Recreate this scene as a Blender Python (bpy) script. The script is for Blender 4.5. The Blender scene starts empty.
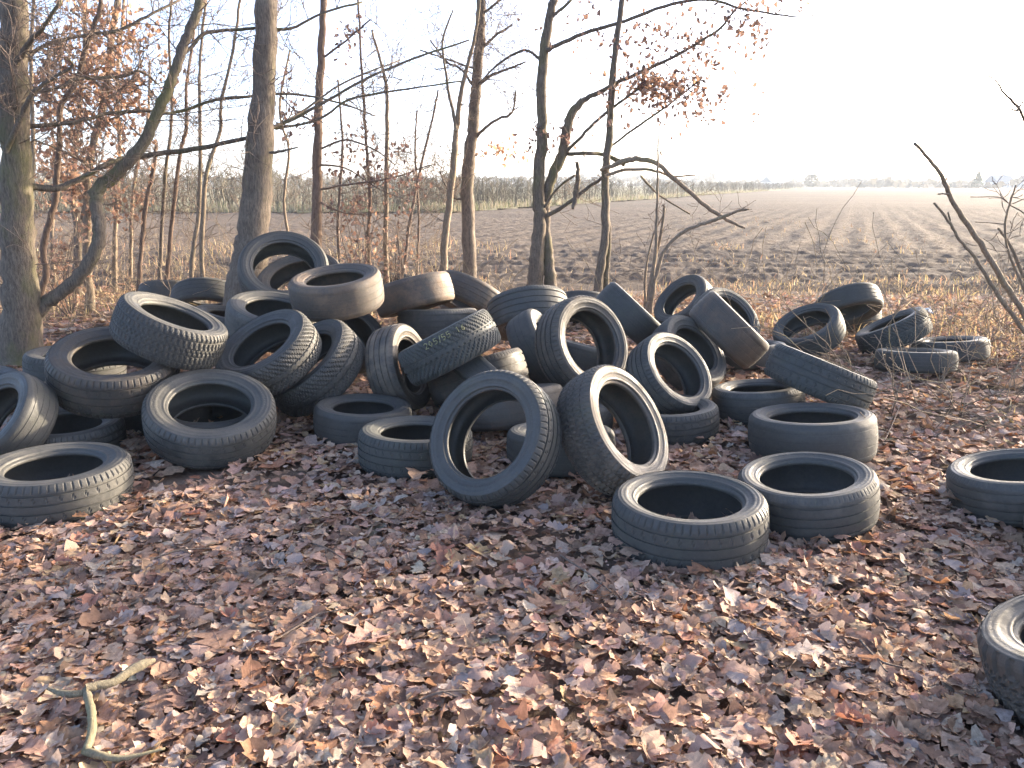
import bpy, math, random
import numpy as np
from mathutils import Vector, Quaternion, Matrix

random.seed(7)
rng = np.random.default_rng(11)
scene = bpy.context.scene
C = scene.collection
R = math.radians

# ------------------------------------------------------------------ camera
CAM_H, PITCH, FPX = 1.43, R(14.2), 788.0
cam = bpy.data.cameras.new('camera')
cam.sensor_width = 36.0
cam.lens = 36.0 * FPX / 1024.0
cam.clip_end = 9000
cam_o = bpy.data.objects.new('camera', cam)
cam_o.location = (0, 0, CAM_H)
cam_o.rotation_euler = (R(90) - PITCH, 0, 0)
C.objects.link(cam_o)
scene.camera = cam_o

# ------------------------------------------------------------------ light
SUN_AZ, SUN_EL = R(57), R(13)          # azimuth to the right of the view, low winter sun
world = bpy.data.worlds.new('World')
scene.world = world
world.use_nodes = True
wn = world.node_tree
sky = wn.nodes.new('ShaderNodeTexSky')
sky.sky_type = 'NISHITA'
sky.sun_disc = False
sky.sun_elevation = SUN_EL
sky.sun_rotation = SUN_AZ
sky.air_density = 0.42
sky.ozone_density = 0.6
sky.dust_density = 2.4
wn.links.new(sky.outputs[0], wn.nodes['Background'].inputs['Color'])
wn.nodes['Background'].inputs['Strength'].default_value = 0.15
sl = bpy.data.lights.new('sun', 'SUN')
sl.energy = 2.7
sl.angle = R(1.5)
sl.color = (1.0, 0.84, 0.62)
sun = bpy.data.objects.new('sun', sl)
sd = Vector((math.sin(SUN_AZ) * math.cos(SUN_EL), math.cos(SUN_AZ) * math.cos(SUN_EL), math.sin(SUN_EL)))
sun.rotation_euler = (-sd).to_track_quat('-Z', 'Y').to_euler()
sun.location = (30, 20, 20)
C.objects.link(sun)
scene.view_settings.view_transform = 'Standard'
scene.view_settings.look = 'None'
scene.view_settings.gamma = 1
scene.view_settings.exposure = 2.7
scene.view_settings.use_curve_mapping = False

# ------------------------------------------------------------------ helpers
def pix(u, v, Y):
    """world point on the ray of photo pixel (u, v) at world distance Y"""
    dx, dy = (u - 512) / FPX, -(v - 384) / FPX
    d = np.array([dx, dy * math.sin(PITCH) + math.cos(PITCH), dy * math.cos(PITCH) - math.sin(PITCH)])
    return np.array([0, 0, CAM_H]) + d * (Y / d[1])

def tag(o, label=None, cat=None, group=None, kind=None):
    if label: o['label'] = label
    if cat: o['category'] = cat
    if group: o['group'] = group
    if kind: o['kind'] = kind
    return o

def empty(name, loc=(0, 0, 0)):
    o = bpy.data.objects.new(name, None)
    o.empty_display_size = 0.1
    o.location = loc
    C.objects.link(o)
    return o

def link(name, me, parent=None, loc=None):
    o = bpy.data.objects.new(name, me)
    C.objects.link(o)
    if parent is not None: o.parent = parent
    if loc is not None: o.location = loc
    return o

class MB:
    """collects vertices / faces with numpy and builds one mesh"""
    def __init__(s): s.v, s.f3, s.f4, s.n, s.c3, s.c4 = [], [], [], 0, [], []
    def add(s, v, f):
        v = np.asarray(v, float); f = np.asarray(f, int)
        s.v.append(v)
        (s.f3 if f.shape[1] == 3 else s.f4).append(f + s.n)
        s.n += len(v)
    def tube(s, pts, rad, sides=8, cap=True, rough=0.0):
        pts = np.asarray(pts, float); rad = np.asarray(rad, float)
        n = len(pts)
        t = np.gradient(pts, axis=0)
        t /= np.linalg.norm(t, axis=1)[:, None] + 1e-12
        ref = np.array([0.31, 0.95, 0.05]) if abs(t[:, 2]).mean() > .5 else np.array([0.03, 0.05, 1.0])
        x = np.cross(t, ref); x /= np.linalg.norm(x, axis=1)[:, None] + 1e-12
        y = np.cross(t, x)
        a = np.linspace(0, 2 * np.pi, sides, endpoint=False)
        rr = rad[:, None] * (1 + (rng.normal(0, rough, (n, sides)) if rough else np.zeros((n, sides))))
        v = pts[:, None, :] + rr[..., None] * (np.cos(a)[None, :, None] * x[:, None, :] + np.sin(a)[None, :, None] * y[:, None, :])
        i = np.arange(n - 1)[:, None] * sides; j = np.arange(sides)[None, :]; k = (j + 1) % sides
        f = np.stack([i + j, i + k, i + sides + k, i + sides + j], -1).reshape(-1, 4)
        s.add(v.reshape(-1, 3), f)
        if cap:
            b = s.n - n * sides
            for base in (0, (n - 1) * sides):
                idx = np.arange(sides) + base
                tri = np.stack([np.full(sides - 2, idx[0]), idx[1:-1], idx[2:]], -1)
                s.f3.append(tri + b)
    def mesh(s, name, mat, smooth=True, attr=None):
        v = np.concatenate(s.v) if s.v else np.zeros((0, 3))
        f3 = np.concatenate(s.f3) if s.f3 else np.zeros((0, 3), int)
        f4 = np.concatenate(s.f4) if s.f4 else np.zeros((0, 4), int)
        return npmesh(name, v, f3, f4, mat, smooth, attr)

def npmesh(name, v, f3, f4, mat, smooth=True, attr=None, uv=None):
    me = bpy.data.meshes.new(name)
    nl = len(f3) * 3 + len(f4) * 4
    me.vertices.add(len(v)); me.vertices.foreach_set('co', np.asarray(v, np.float32).ravel())
    me.loops.add(nl)
    li = np.concatenate([np.asarray(f3).ravel(), np.asarray(f4).ravel()]).astype(np.int32)
    me.loops.foreach_set('vertex_index', li)
    me.polygons.add(len(f3) + len(f4))
    st = np.concatenate([np.arange(len(f3)) * 3, len(f3) * 3 + np.arange(len(f4)) * 4]).astype(np.int32)
    me.polygons.foreach_set('loop_start', st)
    me.polygons.foreach_set('use_smooth', np.full(len(f3) + len(f4), bool(smooth)))
    if attr is not None:
        ca = me.color_attributes.new('tint', 'FLOAT_COLOR', 'POINT')
        col = np.ones((len(v), 4), np.float32); col[:, :3] = attr
        ca.data.foreach_set('color', col.ravel())
    if uv is not None:
        ul = me.uv_layers.new(name='UVMap')
        ul.data.foreach_set('uv', np.asarray(uv, np.float32)[li].ravel())
    me.update(calc_edges=True)
    me.validate()
    if mat: me.materials.append(mat)
    return me

def catmull(pts, k=6):
    p = np.asarray(pts, float)
    if len(p) < 3:
        t = np.linspace(0, 1, k + 1)[:, None]
        return p[0] * (1 - t) + p[-1] * t
    q = np.concatenate([[2 * p[0] - p[1]], p, [2 * p[-1] - p[-2]]])
    out = []
    for i in range(1, len(q) - 2):
        a, b, c, d = q[i - 1], q[i], q[i + 1], q[i + 2]
        for t in np.linspace(0, 1, k, endpoint=False):
            out.append(.5 * ((2 * b) + (c - a) * t + (2 * a - 5 * b + 4 * c - d) * t * t + (3 * b - a - 3 * c + d) * t ** 3))
    out.append(p[-1])
    return np.array(out)

def vnoise(x, y, seed=0):
    """smooth value noise in [-1, 1]"""
    xi, yi = np.floor(x).astype(np.int64), np.floor(y).astype(np.int64)
    fx, fy = x - xi, y - yi
    fx, fy = fx * fx * (3 - 2 * fx), fy * fy * (3 - 2 * fy)
    def h(a, b):
        n = (a * 374761393 + b * 668265263 + seed * 974711) & 0x7fffffff
        n = ((n ^ (n >> 13)) * 1274126177) & 0x7fffffff
        return ((n ^ (n >> 16)) & 0xffff) / 32767.5 - 1
    return (h(xi, yi) * (1 - fx) + h(xi + 1, yi) * fx) * (1 - fy) + (h(xi, yi + 1) * (1 - fx) + h(xi + 1, yi + 1) * fx) * fy

# ------------------------------------------------------------------ materials
def newmat(name):
    m = bpy.data.materials.new(name); m.use_nodes = True
    nt = m.node_tree
    return m, nt, nt.nodes['Principled BSDF']

def nd(nt, t, **kw):
    n = nt.nodes.new(t)
    for k, v in kw.items(): setattr(n, k, v)
    return n

def ramp(nt, stops):
    r = nt.nodes.new('ShaderNodeValToRGB')
    el = r.color_ramp.elements
    el[0].position, el[0].color = stops[0][0], (*stops[0][1], 1)
    el[1].position, el[1].color = stops[-1][0], (*stops[-1][1], 1)
    for p, c in stops[1:-1]:
        e = el.new(p); e.color = (*c, 1)
    return r

def noise(nt, scale, detail=4, rough=.6, vec=None):
    n = nt.nodes.new('ShaderNodeTexNoise')
    n.inputs['Scale'].default_value = scale
    n.inputs['Detail'].default_value = detail
    n.inputs['Roughness'].default_value = rough
    if vec is not None: nt.links.new(vec, n.inputs['Vector'])
    return n

def mixrgb(nt, fac, a, b, mode='MIX'):
    m = nt.nodes.new('ShaderNodeMix'); m.data_type = 'RGBA'; m.blend_type = mode
    for sock, val in ((m.inputs[0], fac), (m.inputs[6], a), (m.inputs[7], b)):
        if hasattr(val, 'is_output'): nt.links.new(val, sock)
        elif isinstance(val, (int, float)): sock.default_value = val
        else: sock.default_value = (*val, 1)
    return m.outputs[2]

def bump(nt, bsdf, height, strength, dist):
    b = nt.nodes.new('ShaderNodeBump')
    b.inputs['Strength'].default_value = strength
    b.inputs['Distance'].default_value = dist
    nt.links.new(height, b.inputs['Height'])
    nt.links.new(b.outputs[0], bsdf.inputs['Normal'])

def mapping(nt, scale, coord='Object'):
    tc = nt.nodes.new('ShaderNodeTexCoord'); mp = nt.nodes.new('ShaderNodeMapping')
    mp.inputs['Scale'].default_value = scale
    nt.links.new(tc.outputs[coord], mp.inputs['Vector'])
    return mp.outputs[0]

def mat_rubber(name, base, rough, dustiness, marks=False):
    """weathered black rubber with dried mud and a little algae in patches; mud tint and amount come from the object colour"""
    m, nt, b = newmat(name)
    oi = nd(nt, 'ShaderNodeObjectInfo')
    tc = nd(nt, 'ShaderNodeTexCoord')
    off = nd(nt, 'ShaderNodeVectorMath', operation='MULTIPLY_ADD')
    nt.links.new(oi.outputs['Random'], off.inputs[0]); off.inputs[1].default_value = (37, 17, 53)
    nt.links.new(tc.outputs['Object'], off.inputs[2])
    V = off.outputs[0]
    n1 = noise(nt, 7, 7, .72, V); n2 = noise(nt, 70, 4, .75, V); n3 = noise(nt, 2.4, 3, .55, V); n4 = noise(nt, 4.2, 5, .7, V)
    def mth(op, x, y, clamp=False):
        q = nd(nt, 'ShaderNodeMath', operation=op); q.use_clamp = clamp
        for i, val in enumerate((x, y)):
            if hasattr(val, 'is_output'): nt.links.new(val, q.inputs[i])
            else: q.inputs[i].default_value = val
        return q.outputs[0]
    r1 = ramp(nt, [(.42, (0, 0, 0)), (.60, (1, 1, 1))]); nt.links.new(n1.outputs[0], r1.inputs[0])
    r3 = ramp(nt, [(.38, (.12, .12, .12)), (.62, (1, 1, 1))]); nt.links.new(n3.outputs[0], r3.inputs[0])
    grey = mixrgb(nt, n2.outputs[0], tuple(c * .7 for c in base), tuple(c * 1.7 for c in base))
    al = ramp(nt, [(.56, (0, 0, 0)), (.72, (1, 1, 1))]); nt.links.new(n4.outputs[0], al.inputs[0])
    grey = mixrgb(nt, mth('MULTIPLY', al.outputs[0], .35), grey, (.075, .085, .055))
    amt = mth('ADD', mth('MULTIPLY', mth('MULTIPLY', r1.outputs[0], r3.outputs[0]), .62), mth('ADD', mth('MULTIPLY', n2.outputs[0], .22), .05))
    fac = mth('MULTIPLY', mth('MULTIPLY', amt, oi.outputs['Alpha']), dustiness, True)
    col = mixrgb(nt, fac, grey, oi.outputs['Color'])
    nt.links.new(col, b.inputs['Base Color'])
    rr = nd(nt, 'ShaderNodeMapRange'); nt.links.new(n1.outputs[0], rr.inputs[0]); rr.inputs[1].default_value = .35; rr.inputs[2].default_value = .65
    rr.inputs[3].default_value = rough - .12; rr.inputs[4].default_value = rough + .2
    nt.links.new(rr.outputs[0], b.inputs['Roughness'])
    b.inputs['Specular IOR Level'].default_value = .5
    hgt = mth('ADD', mth('MULTIPLY', n2.outputs[0], .5), mth('MULTIPLY', r1.outputs[0], .5))
    if marks:      # moulded relief in a ring of the sidewall
        sp = nd(nt, 'ShaderNodeSeparateXYZ'); nt.links.new(tc.outputs['Object'], sp.inputs[0])
        ang = mth('ARCTAN2', sp.outputs[1], sp.outputs[0]); rad = mth('SQRT', mth('ADD', mth('MULTIPLY', sp.outputs[0], sp.outputs[0]), mth('MULTIPLY', sp.outputs[1], sp.outputs[1])), 0)
        cb = nd(nt, 'ShaderNodeCombineXYZ'); nt.links.new(mth('MULTIPLY', ang, 14), cb.inputs[0]); nt.links.new(mth('MULTIPLY', rad, 60), cb.inputs[1])
        nt.links.new(mth('MULTIPLY', oi.outputs['Random'], 50), cb.inputs[2])
        vt = nd(nt, 'ShaderNodeTexVoronoi'); vt.distance = 'CHEBYCHEV'; vt.inputs['Scale'].default_value = 1.6; nt.links.new(cb.outputs[0], vt.inputs['Vector'])
        vr = ramp(nt, [(.30, (1, 1, 1)), (.36, (0, 0, 0))]); nt.links.new(vt.outputs['Distance'], vr.inputs[0])
        seg = noise(nt, .22, 1, .5, cb.outputs[0]); sr = ramp(nt, [(.48, (0, 0, 0)), (.52, (1, 1, 1))]); nt.links.new(seg.outputs[0], sr.inputs[0])
        inr = mth('MULTIPLY', mth('GREATER_THAN', rad, .2475), mth('LESS_THAN', rad, .2695))
        hgt = mth('ADD', hgt, mth('MULTIPLY', mth('MULTIPLY', vr.outputs[0], sr.outputs[0]), mth('MULTIPLY', inr, .8)))
    bump(nt, b, hgt, .5, .004)
    return m

M_TREAD = mat_rubber('rubber_tread', (.029, .0285, .0265), .66, 1.0)
M_SIDE = mat_rubber('rubber_sidewall', (.032, .0318, .030), .58, .78, True)
M_LINER = mat_rubber('rubber_liner', (.030, .031, .029), .6, .6)

def mat_leaf(name, transl=.35, gloss=.5):
    m, nt, b = newmat(name)
    at = nd(nt, 'ShaderNodeAttribute', attribute_name='tint')
    uv = nd(nt, 'ShaderNodeUVMap')
    sp = nd(nt, 'ShaderNodeSeparateXYZ'); nt.links.new(uv.outputs[0], sp.inputs[0])
    ax = nd(nt, 'ShaderNodeMath', operation='ABSOLUTE'); nt.links.new(sp.outputs[0], ax.inputs[0])
    # midrib and side veins
    rib = ramp(nt, [(.0, (1, 1, 1)), (.07, (0, 0, 0))]); nt.links.new(ax.outputs[0], rib.inputs[0])
    ve = nd(nt, 'ShaderNodeMath', operation='MULTIPLY_ADD'); nt.links.new(ax.outputs[0], ve.inputs[0]); ve.inputs[1].default_value = -.45
    nt.links.new(sp.outputs[1], ve.inputs[2])
    vm = nd(nt, 'ShaderNodeMath', operation='MULTIPLY'); nt.links.new(ve.outputs[0], vm.inputs[0]); vm.inputs[1].default_value = 7.0
    fr = nd(nt, 'ShaderNodeMath', operation='FRACT'); nt.links.new(vm.outputs[0], fr.inputs[0])
    vr = ramp(nt, [(.0, (1, 1, 1)), (.14, (0, 0, 0))]); nt.links.new(fr.outputs[0], vr.inputs[0])
    vv = nd(nt, 'ShaderNodeMath', operation='MAXIMUM'); nt.links.new(rib.outputs[0], vv.inputs[0])
    vs = nd(nt, 'ShaderNodeMath', operation='MULTIPLY'); nt.links.new(vr.outputs[0], vs.inputs[0]); vs.inputs[1].default_value = .45
    nt.links.new(vs.outputs[0], vv.inputs[1])
    vf = nd(nt, 'ShaderNodeMath', operation='MULTIPLY'); nt.links.new(vv.outputs[0], vf.inputs[0]); vf.inputs[1].default_value = .45
    n = noise(nt, 70, 4, .65, mapping(nt, (1, 1, 1)))
    nr = ramp(nt, [(.3, (.62, .60, .58)), (.7, (1.18, 1.18, 1.2))]); nt.links.new(n.outputs[0], nr.inputs[0])
    c1 = mixrgb(nt, 1.0, at.outputs['Color'], nr.outputs[0], 'MULTIPLY')
    c2 = mixrgb(nt, vf.outputs[0], c1, mixrgb(nt, 1.0, c1, (1.45, 1.4, 1.3), 'MULTIPLY'))
    nt.links.new(c2, b.inputs['Base Color'])
    b.inputs['Roughness'].default_value = gloss
    b.inputs['Specular IOR Level'].default_value = .16
    bump(nt, b, vv.outputs[0], .4, .002)
    tr = nd(nt, 'ShaderNodeBsdfTranslucent')
    tc = mixrgb(nt, 1.0, c2, (1.15, .98, .8), 'MULTIPLY'); nt.links.new(tc, tr.inputs['Color'])
    mx = nd(nt, 'ShaderNodeMixShader'); mx.inputs[0].default_value = transl
    nt.links.new(b.outputs[0], mx.inputs[1]); nt.links.new(tr.outputs[0], mx.inputs[2])
    nt.links.new(mx.outputs[0], nt.nodes['Material Output'].inputs['Surface'])
    return m

M_LEAF = mat_leaf('dead_leaf', .25, .68)
M_TREELEAF = mat_leaf('withered_tree_leaf', .45, .6)

def mat_tint(name, rough=.8, transl=.0):
    m, nt, b = newmat(name)
    at = nd(nt, 'ShaderNodeAttribute', attribute_name='tint')
    nt.links.new(at.outputs['Color'], b.inputs['Base Color'])
    b.inputs['Roughness'].default_value = rough
    b.inputs['Specular IOR Level'].default_value = .25
    if transl:
        tr = nd(nt, 'ShaderNodeBsdfTranslucent'); nt.links.new(at.outputs['Color'], tr.inputs['Color'])
        mx = nd(nt, 'ShaderNodeMixShader'); mx.inputs[0].default_value = transl
        nt.links.new(b.outputs[0], mx.inputs[1]); nt.links.new(tr.outputs[0], mx.inputs[2])
        nt.links.new(mx.outputs[0], nt.nodes['Material Output'].inputs['Surface'])
    return m
M_GRASS = mat_tint('dry_grass', .8, .35)

def mat_bark(name, c1, c2, moss=None, mossamt=.5, scale=1.0):
    m, nt, b = newmat(name)
    v = mapping(nt, (42 * scale, 42 * scale, 8 * scale))
    n = noise(nt, 1.7, 8, .78, v)
    r = ramp(nt, [(.36, c1), (.66, c2)]); nt.links.new(n.outputs[0], r.inputs[0])
    col = r.outputs[0]
    if moss:
        n2 = noise(nt, 2.2, 5, .65, mapping(nt, (1.3, 1.3, .7)))
        mr = ramp(nt, [(.62 - mossamt * .25, (0, 0, 0)), (.78 - mossamt * .2, (1, 1, 1))]); nt.links.new(n2.outputs[0], mr.inputs[0])
        mf = nd(nt, 'ShaderNodeMath', operation='MULTIPLY'); nt.links.new(mr.outputs[0], mf.inputs[0]); mf.inputs[1].default_value = .7
        col = mixrgb(nt, mf.outputs[0], col, moss)
    nt.links.new(col, b.inputs['Base Color'])
    b.inputs['Roughness'].default_value = .9
    b.inputs['Specular IOR Level'].default_value = .2
    bump(nt, b, n.outputs[0], .6, .02)
    return m
M_BARK = mat_bark('bark_grey_brown', (.075, .060, .048), (.235, .190, .148), (.14, .135, .06), .3)
M_BARKMOSS = mat_bark('bark_mossy', (.068, .055, .044), (.21, .170, .130), (.13, .13, .05), .5)
M_BARKRED = mat_bark('bark_reddish', (.10, .068, .05), (.25, .175, .13))
M_BARKPALE = mat_bark('bark_pale', (.13, .10, .07), (.32, .25, .18), (.2, .19, .09), .3)
M_TWIG = mat_bark('twig', (.10, .075, .062), (.23, .175, .14))
M_STICK = mat_bark('fallen_stick', (.13, .11, .075), (.33, .28, .19), (.27, .25, .13), .5, 2.5)

def mat_soil():
    m, nt, b = newmat('forest_soil')
    v = mapping(nt, (1, 1, 1))
    n = noise(nt, 9, 8, .7, v); n2 = noise(nt, 1.1, 3, .6, v); n3 = noise(nt, 120, 3, .7, v)
    r = ramp(nt, [(.3, (.09, .07, .057)), (.55, (.18, .142, .118)), (.75, (.28, .225, .185))]); nt.links.new(n.outputs[0], r.inputs[0])
    r2 = ramp(nt, [(.35, (.75, .7, .65)), (.65, (1.1, 1.05, 1.0))]); nt.links.new(n2.outputs[0], r2.inputs[0])
    nt.links.new(mixrgb(nt, 1.0, r.outputs[0], r2.outputs[0], 'MULTIPLY'), b.inputs['Base Color'])
    b.inputs['Roughness'].default_value = .95
    b.inputs['Specular IOR Level'].default_value = .2
    bump(nt, b, n3.outputs[0], .6, .01)
    return m
def mat_field():
    m, nt, b = newmat('ploughed_soil')
    v = mapping(nt, (1, 1, 1))
    n = noise(nt, 7, 9, .8, v); n2 = noise(nt, .12, 4, .6, v); n3 = noise(nt, 30, 4, .75, v)
    r = ramp(nt, [(.36, (.050, .040, .033)), (.5, (.090, .072, .060)), (.66, (.145, .118, .098))]); nt.links.new(n.outputs[0], r.inputs[0])
    r2 = ramp(nt, [(.35, (.85, .82, .8)), (.65, (1.15, 1.1, 1.02))]); nt.links.new(n2.outputs[0], r2.inputs[0])
    nt.links.new(mixrgb(nt, 1.0, r.outputs[0], r2.outputs[0], 'MULTIPLY'), b.inputs['Base Color'])
    b.inputs['Roughness'].default_value = .95
    b.inputs['Specular IOR Level'].default_value = .2
    bump(nt, b, n3.outputs[0], .8, .03)
    return m
def mat_verge():
    m, nt, b = newmat('verge_grass')
    v = mapping(nt, (1, 1, 1))
    n = noise(nt, 2.5, 8, .75, v); n2 = noise(nt, .25, 3, .6, v)
    r = ramp(nt, [(.3, (.10, .085, .055)), (.5, (.19, .165, .105)), (.75, (.28, .245, .165))]); nt.links.new(n.outputs[0], r.inputs[0])
    g = ramp(nt, [(.4, (1, 1, 1)), (.65, (.85, .95, .72))]); nt.links.new(n2.outputs[0], g.inputs[0])
    nt.links.new(mixrgb(nt, 1.0, r.outputs[0], g.outputs[0], 'MULTIPLY'), b.inputs['Base Color'])
    b.inputs['Roughness'].default_value = .95
    b.inputs['Specular IOR Level'].default_value = .15
    bump(nt, b, n.outputs[0], .8, .08)
    return m
def mat_plain(name, col, rough=.7, var=.25, scale=4):
    m, nt, b = newmat(name)
    n = noise(nt, scale, 4, .6, mapping(nt, (1, 1, 1)))
    r = ramp(nt, [(.3, tuple(c * (1 - var) for c in col)), (.7, tuple(c * (1 + var) for c in col))]); nt.links.new(n.outputs[0], r.inputs[0])
    nt.links.new(r.outputs[0], b.inputs['Base Color'])
    b.inputs['Roughness'].default_value = rough
    return m
M_SOIL, M_FIELD, M_VERGE = mat_soil(), mat_field(), mat_verge()

# ------------------------------------------------------------------ ground, field, verge
def radial_sheet(name, radii, a0, a1, na, zfun, mat, keep=None):
    a = np.linspace(R(a0), R(a1), na)
    rr, aa = np.meshgrid(radii, a, indexing='ij')
    x, y = rr * np.sin(aa), rr * np.cos(aa)
    v = np.stack([x, y, zfun(x, y)], -1).reshape(-1, 3)
    n = len(radii)
    i = np.arange(n - 1)[:, None] * na; j = np.arange(na - 1)[None, :]
    f = np.stack([i + j, i + j + na, i + j + na + 1, i + j + 1], -1).reshape(-1, 4)
    if keep is not None:
        cx = v[f].mean(1); f = f[keep(cx[:, 0], cx[:, 1])]
    me = npmesh(name, v, np.zeros((0, 3), int), f, mat)
    return link(name, me)

def ground_z(x, y):
    d = np.hypot(x, y)
    far = np.clip((d - 5) / 6, 0, 1)
    return 0.02 * far * vnoise(x * .6, y * .6, 3) + 0.006 * vnoise(x * 3, y * 3, 5) - .012
g = radial_sheet('ground', np.concatenate([np.linspace(0, 14, 90), np.geomspace(14.5, 6000, 50)]), -180, 180, 181,
                 lambda x, y: np.where(np.hypot(x, y) < 16, ground_z(x, y), -.04), M_SOIL)
tag(g, kind='structure')

FD = np.array([.395, .919]); FD /= np.linalg.norm(FD)          # furrows run this way
FN = np.array([FD[1], -FD[0]])
def field_s(x, y): return x * FN[0] + y * FN[1]
def field_edge(x): return 10.4 + .35 * np.sin(x * .7) + .12 * x * (x > 0) * 0
def field_z(x, y):
    s = field_s(x, y); d = np.hypot(x, y)
    fade = np.clip(1.6 - d / 60, .25, 1)
    furrow = .022 * np.sin(s * 2 * np.pi / .75 + .6 * vnoise(x * .5, y * .5, 9)) * np.clip(1.4 - d / 50, 0, 1)
    clod = .036 * np.abs(vnoise(x * 13, y * 9, 1)) + .030 * np.abs(vnoise(x * 6.3, y * 6.3, 12)) + .015 * vnoise(x * 2.9, y * 2.9, 2) + .02 * vnoise(x * .5, y * .5, 4)
    head = np.clip((17 - y + .5 * np.sin(x * .4)) / 1.5, 0, 1)          # headland furrows run along the edge
    furrow = furrow * (1 - head) + head * .028 * np.sin((y + .04 * x + .2 * vnoise(x * .4, y * .4, 14)) * 2 * np.pi / .85)
    z = .07 + (furrow + clod) * fade + .06 * vnoise(x * .05, y * .05, 8)
    e = np.clip((y - field_edge(x)) / 1.2, 0, 1)
    return np.where(e <= 0, -.12, z * e - .05 * (1 - e))
fl = radial_sheet('ploughed_field', np.concatenate([np.geomspace(9.2, 60, 380), np.geomspace(61, 1500, 80)]), -41, 41, 440, field_z, M_FIELD, lambda x, y: y > field_edge(x) - .4)
tag(fl, kind='structure')

# grassy verge between the field and the young plantation: corner at (-3, 39)
PC = np.array([-3.0, 39.0])
def in_plant(x, y, m=0.0):
    return ((x - PC[0]) * FN[0] + (y - PC[1]) * FN[1] < -m) & (y > PC[1] + m + .3 * np.sin(x * .8))
vg = radial_sheet('grass_verge', np.geomspace(34, 900, 110), -50, 30, 220,
                  lambda x, y: .15 + .06 * vnoise(x * .8, y * .8, 21) + .05 * vnoise(x * .05, y * .05, 8), M_VERGE, lambda x, y: in_plant(x, y))
tag(vg, kind='structure')

# ------------------------------------------------------------------ tyres
D0, W0 = .64, .21
NS = 72
def revolve(name, prof, mat, seg=NS):
    prof = np.array(prof); n = len(prof)
    a = np.linspace(0, 2 * np.pi, seg, endpoint=False)
    v = np.stack([prof[None, :, 0] * np.cos(a)[:, None], prof[None, :, 0] * np.sin(a)[:, None], np.broadcast_to(prof[None, :, 1], (seg, n))], -1).reshape(-1, 3)
    i = np.arange(seg)[:, None] * n; i2 = ((np.arange(seg) + 1) % seg)[:, None] * n; j = np.arange(n - 1)[None, :]
    f = np.stack([i + j, i2 + j, i2 + j + 1, i + j + 1], -1).reshape(-1, 4)
    return npmesh(name, v, np.zeros((0, 3), int), f, mat)

def tread_mesh(name, kind):
    seg = 320
    edges = {'h': np.array([-.104, -.101, -.094, -.086, -.078, -.0685, -.068, -.0585, -.058, -.046, -.034, -.0245, -.024, -.0155, -.015, -.006,
                            .006, .015, .0155, .024, .0245, .034, .046, .058, .0585, .068, .0685, .078, .086, .094, .101, .104])}
    h = edges['h']
    base = .320 - .005 * (h / .085) ** 2
    ah = np.abs(h)
    base = .320 - .0045 * (h / .07) ** 2
    base = np.where(ah > .07, .3155 - .0195 * ((ah - .07) / .034) ** 1.9, base)
    a = np.arange(seg)
    A, Hh = np.meshgrid(a, h, indexing='ij')
    AH = np.abs(Hh)
    dep = np.zeros(A.shape)
    circ = ((AH > .0583) & (AH < .0683)) | ((AH > .0153) & (AH < .0243))
    if kind == 'block':          # winter blocks, staggered
        sh = np.where(AH > .063, 0, np.where(AH > .02, 3, 1)) + (Hh > 0) * 2
        lat = ((A + sh + (Hh * 60).astype(int)) % 5) < 1.5
        dep = np.where(circ | lat, .0060, 0)
    elif kind == 'rib':          # plain ribs, worn
        dep = np.where(circ, .007, 0)
        dep = np.where((AH > .078) & (A % 4 == 0), .0025, dep)
    elif kind == 'vee':          # directional lugs
        lat = ((A + (AH * 170).astype(int)) % 6) < 2
        dep = np.where(lat & (AH > .012), .0065, 0)
        dep = np.where((AH > .0153) & (AH < .0243), .008, dep)
    elif kind == 'sipe':         # ribs with shoulder slits
        dep = np.where(circ, .0075, 0)
        dep = np.where((AH > .07) & (((A + 2 * (Hh > 0)) % 5) < 1), .006, dep)
        dep = np.where((AH < .058) & (AH > .026) & (((A + (Hh * 120).astype(int)) % 8) < 1), .004, dep)
    elif kind == 'worn':         # nearly bald
        dep = np.where(circ, .0028, 0)
    elif kind == 'lug':          # chunky shoulders
        lat = ((A + 4 * (Hh > 0)) % 10) < 3.5
        dep = np.where((AH > .05) & lat, .012, 0)
        dep = np.where((AH < .05) & (((A + (Hh * 200).astype(int)) % 7) < 1.5), .010, dep)
        dep = np.where((AH > .0153) & (AH < .0243), .010, dep)
    dep = np.where(AH > .103, 0, dep)
    dep = dep * np.where(AH > .095, .5, 1)
    rho = base[None, :] - dep
    ang = A * 2 * np.pi / seg
    v = np.stack([rho * np.cos(ang), rho * np.sin(ang), Hh], -1).reshape(-1, 3)
    n = len(h)
    i = a[:, None] * n; i2 = ((a + 1) % seg)[:, None] * n; j = np.arange(n - 1)[None, :]
    f = np.stack([i + j, i2 + j, i2 + j + 1, i + j + 1], -1).reshape(-1, 4)
    return npmesh(name, v, np.zeros((0, 3), int), f, M_TREAD, smooth=False)

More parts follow.
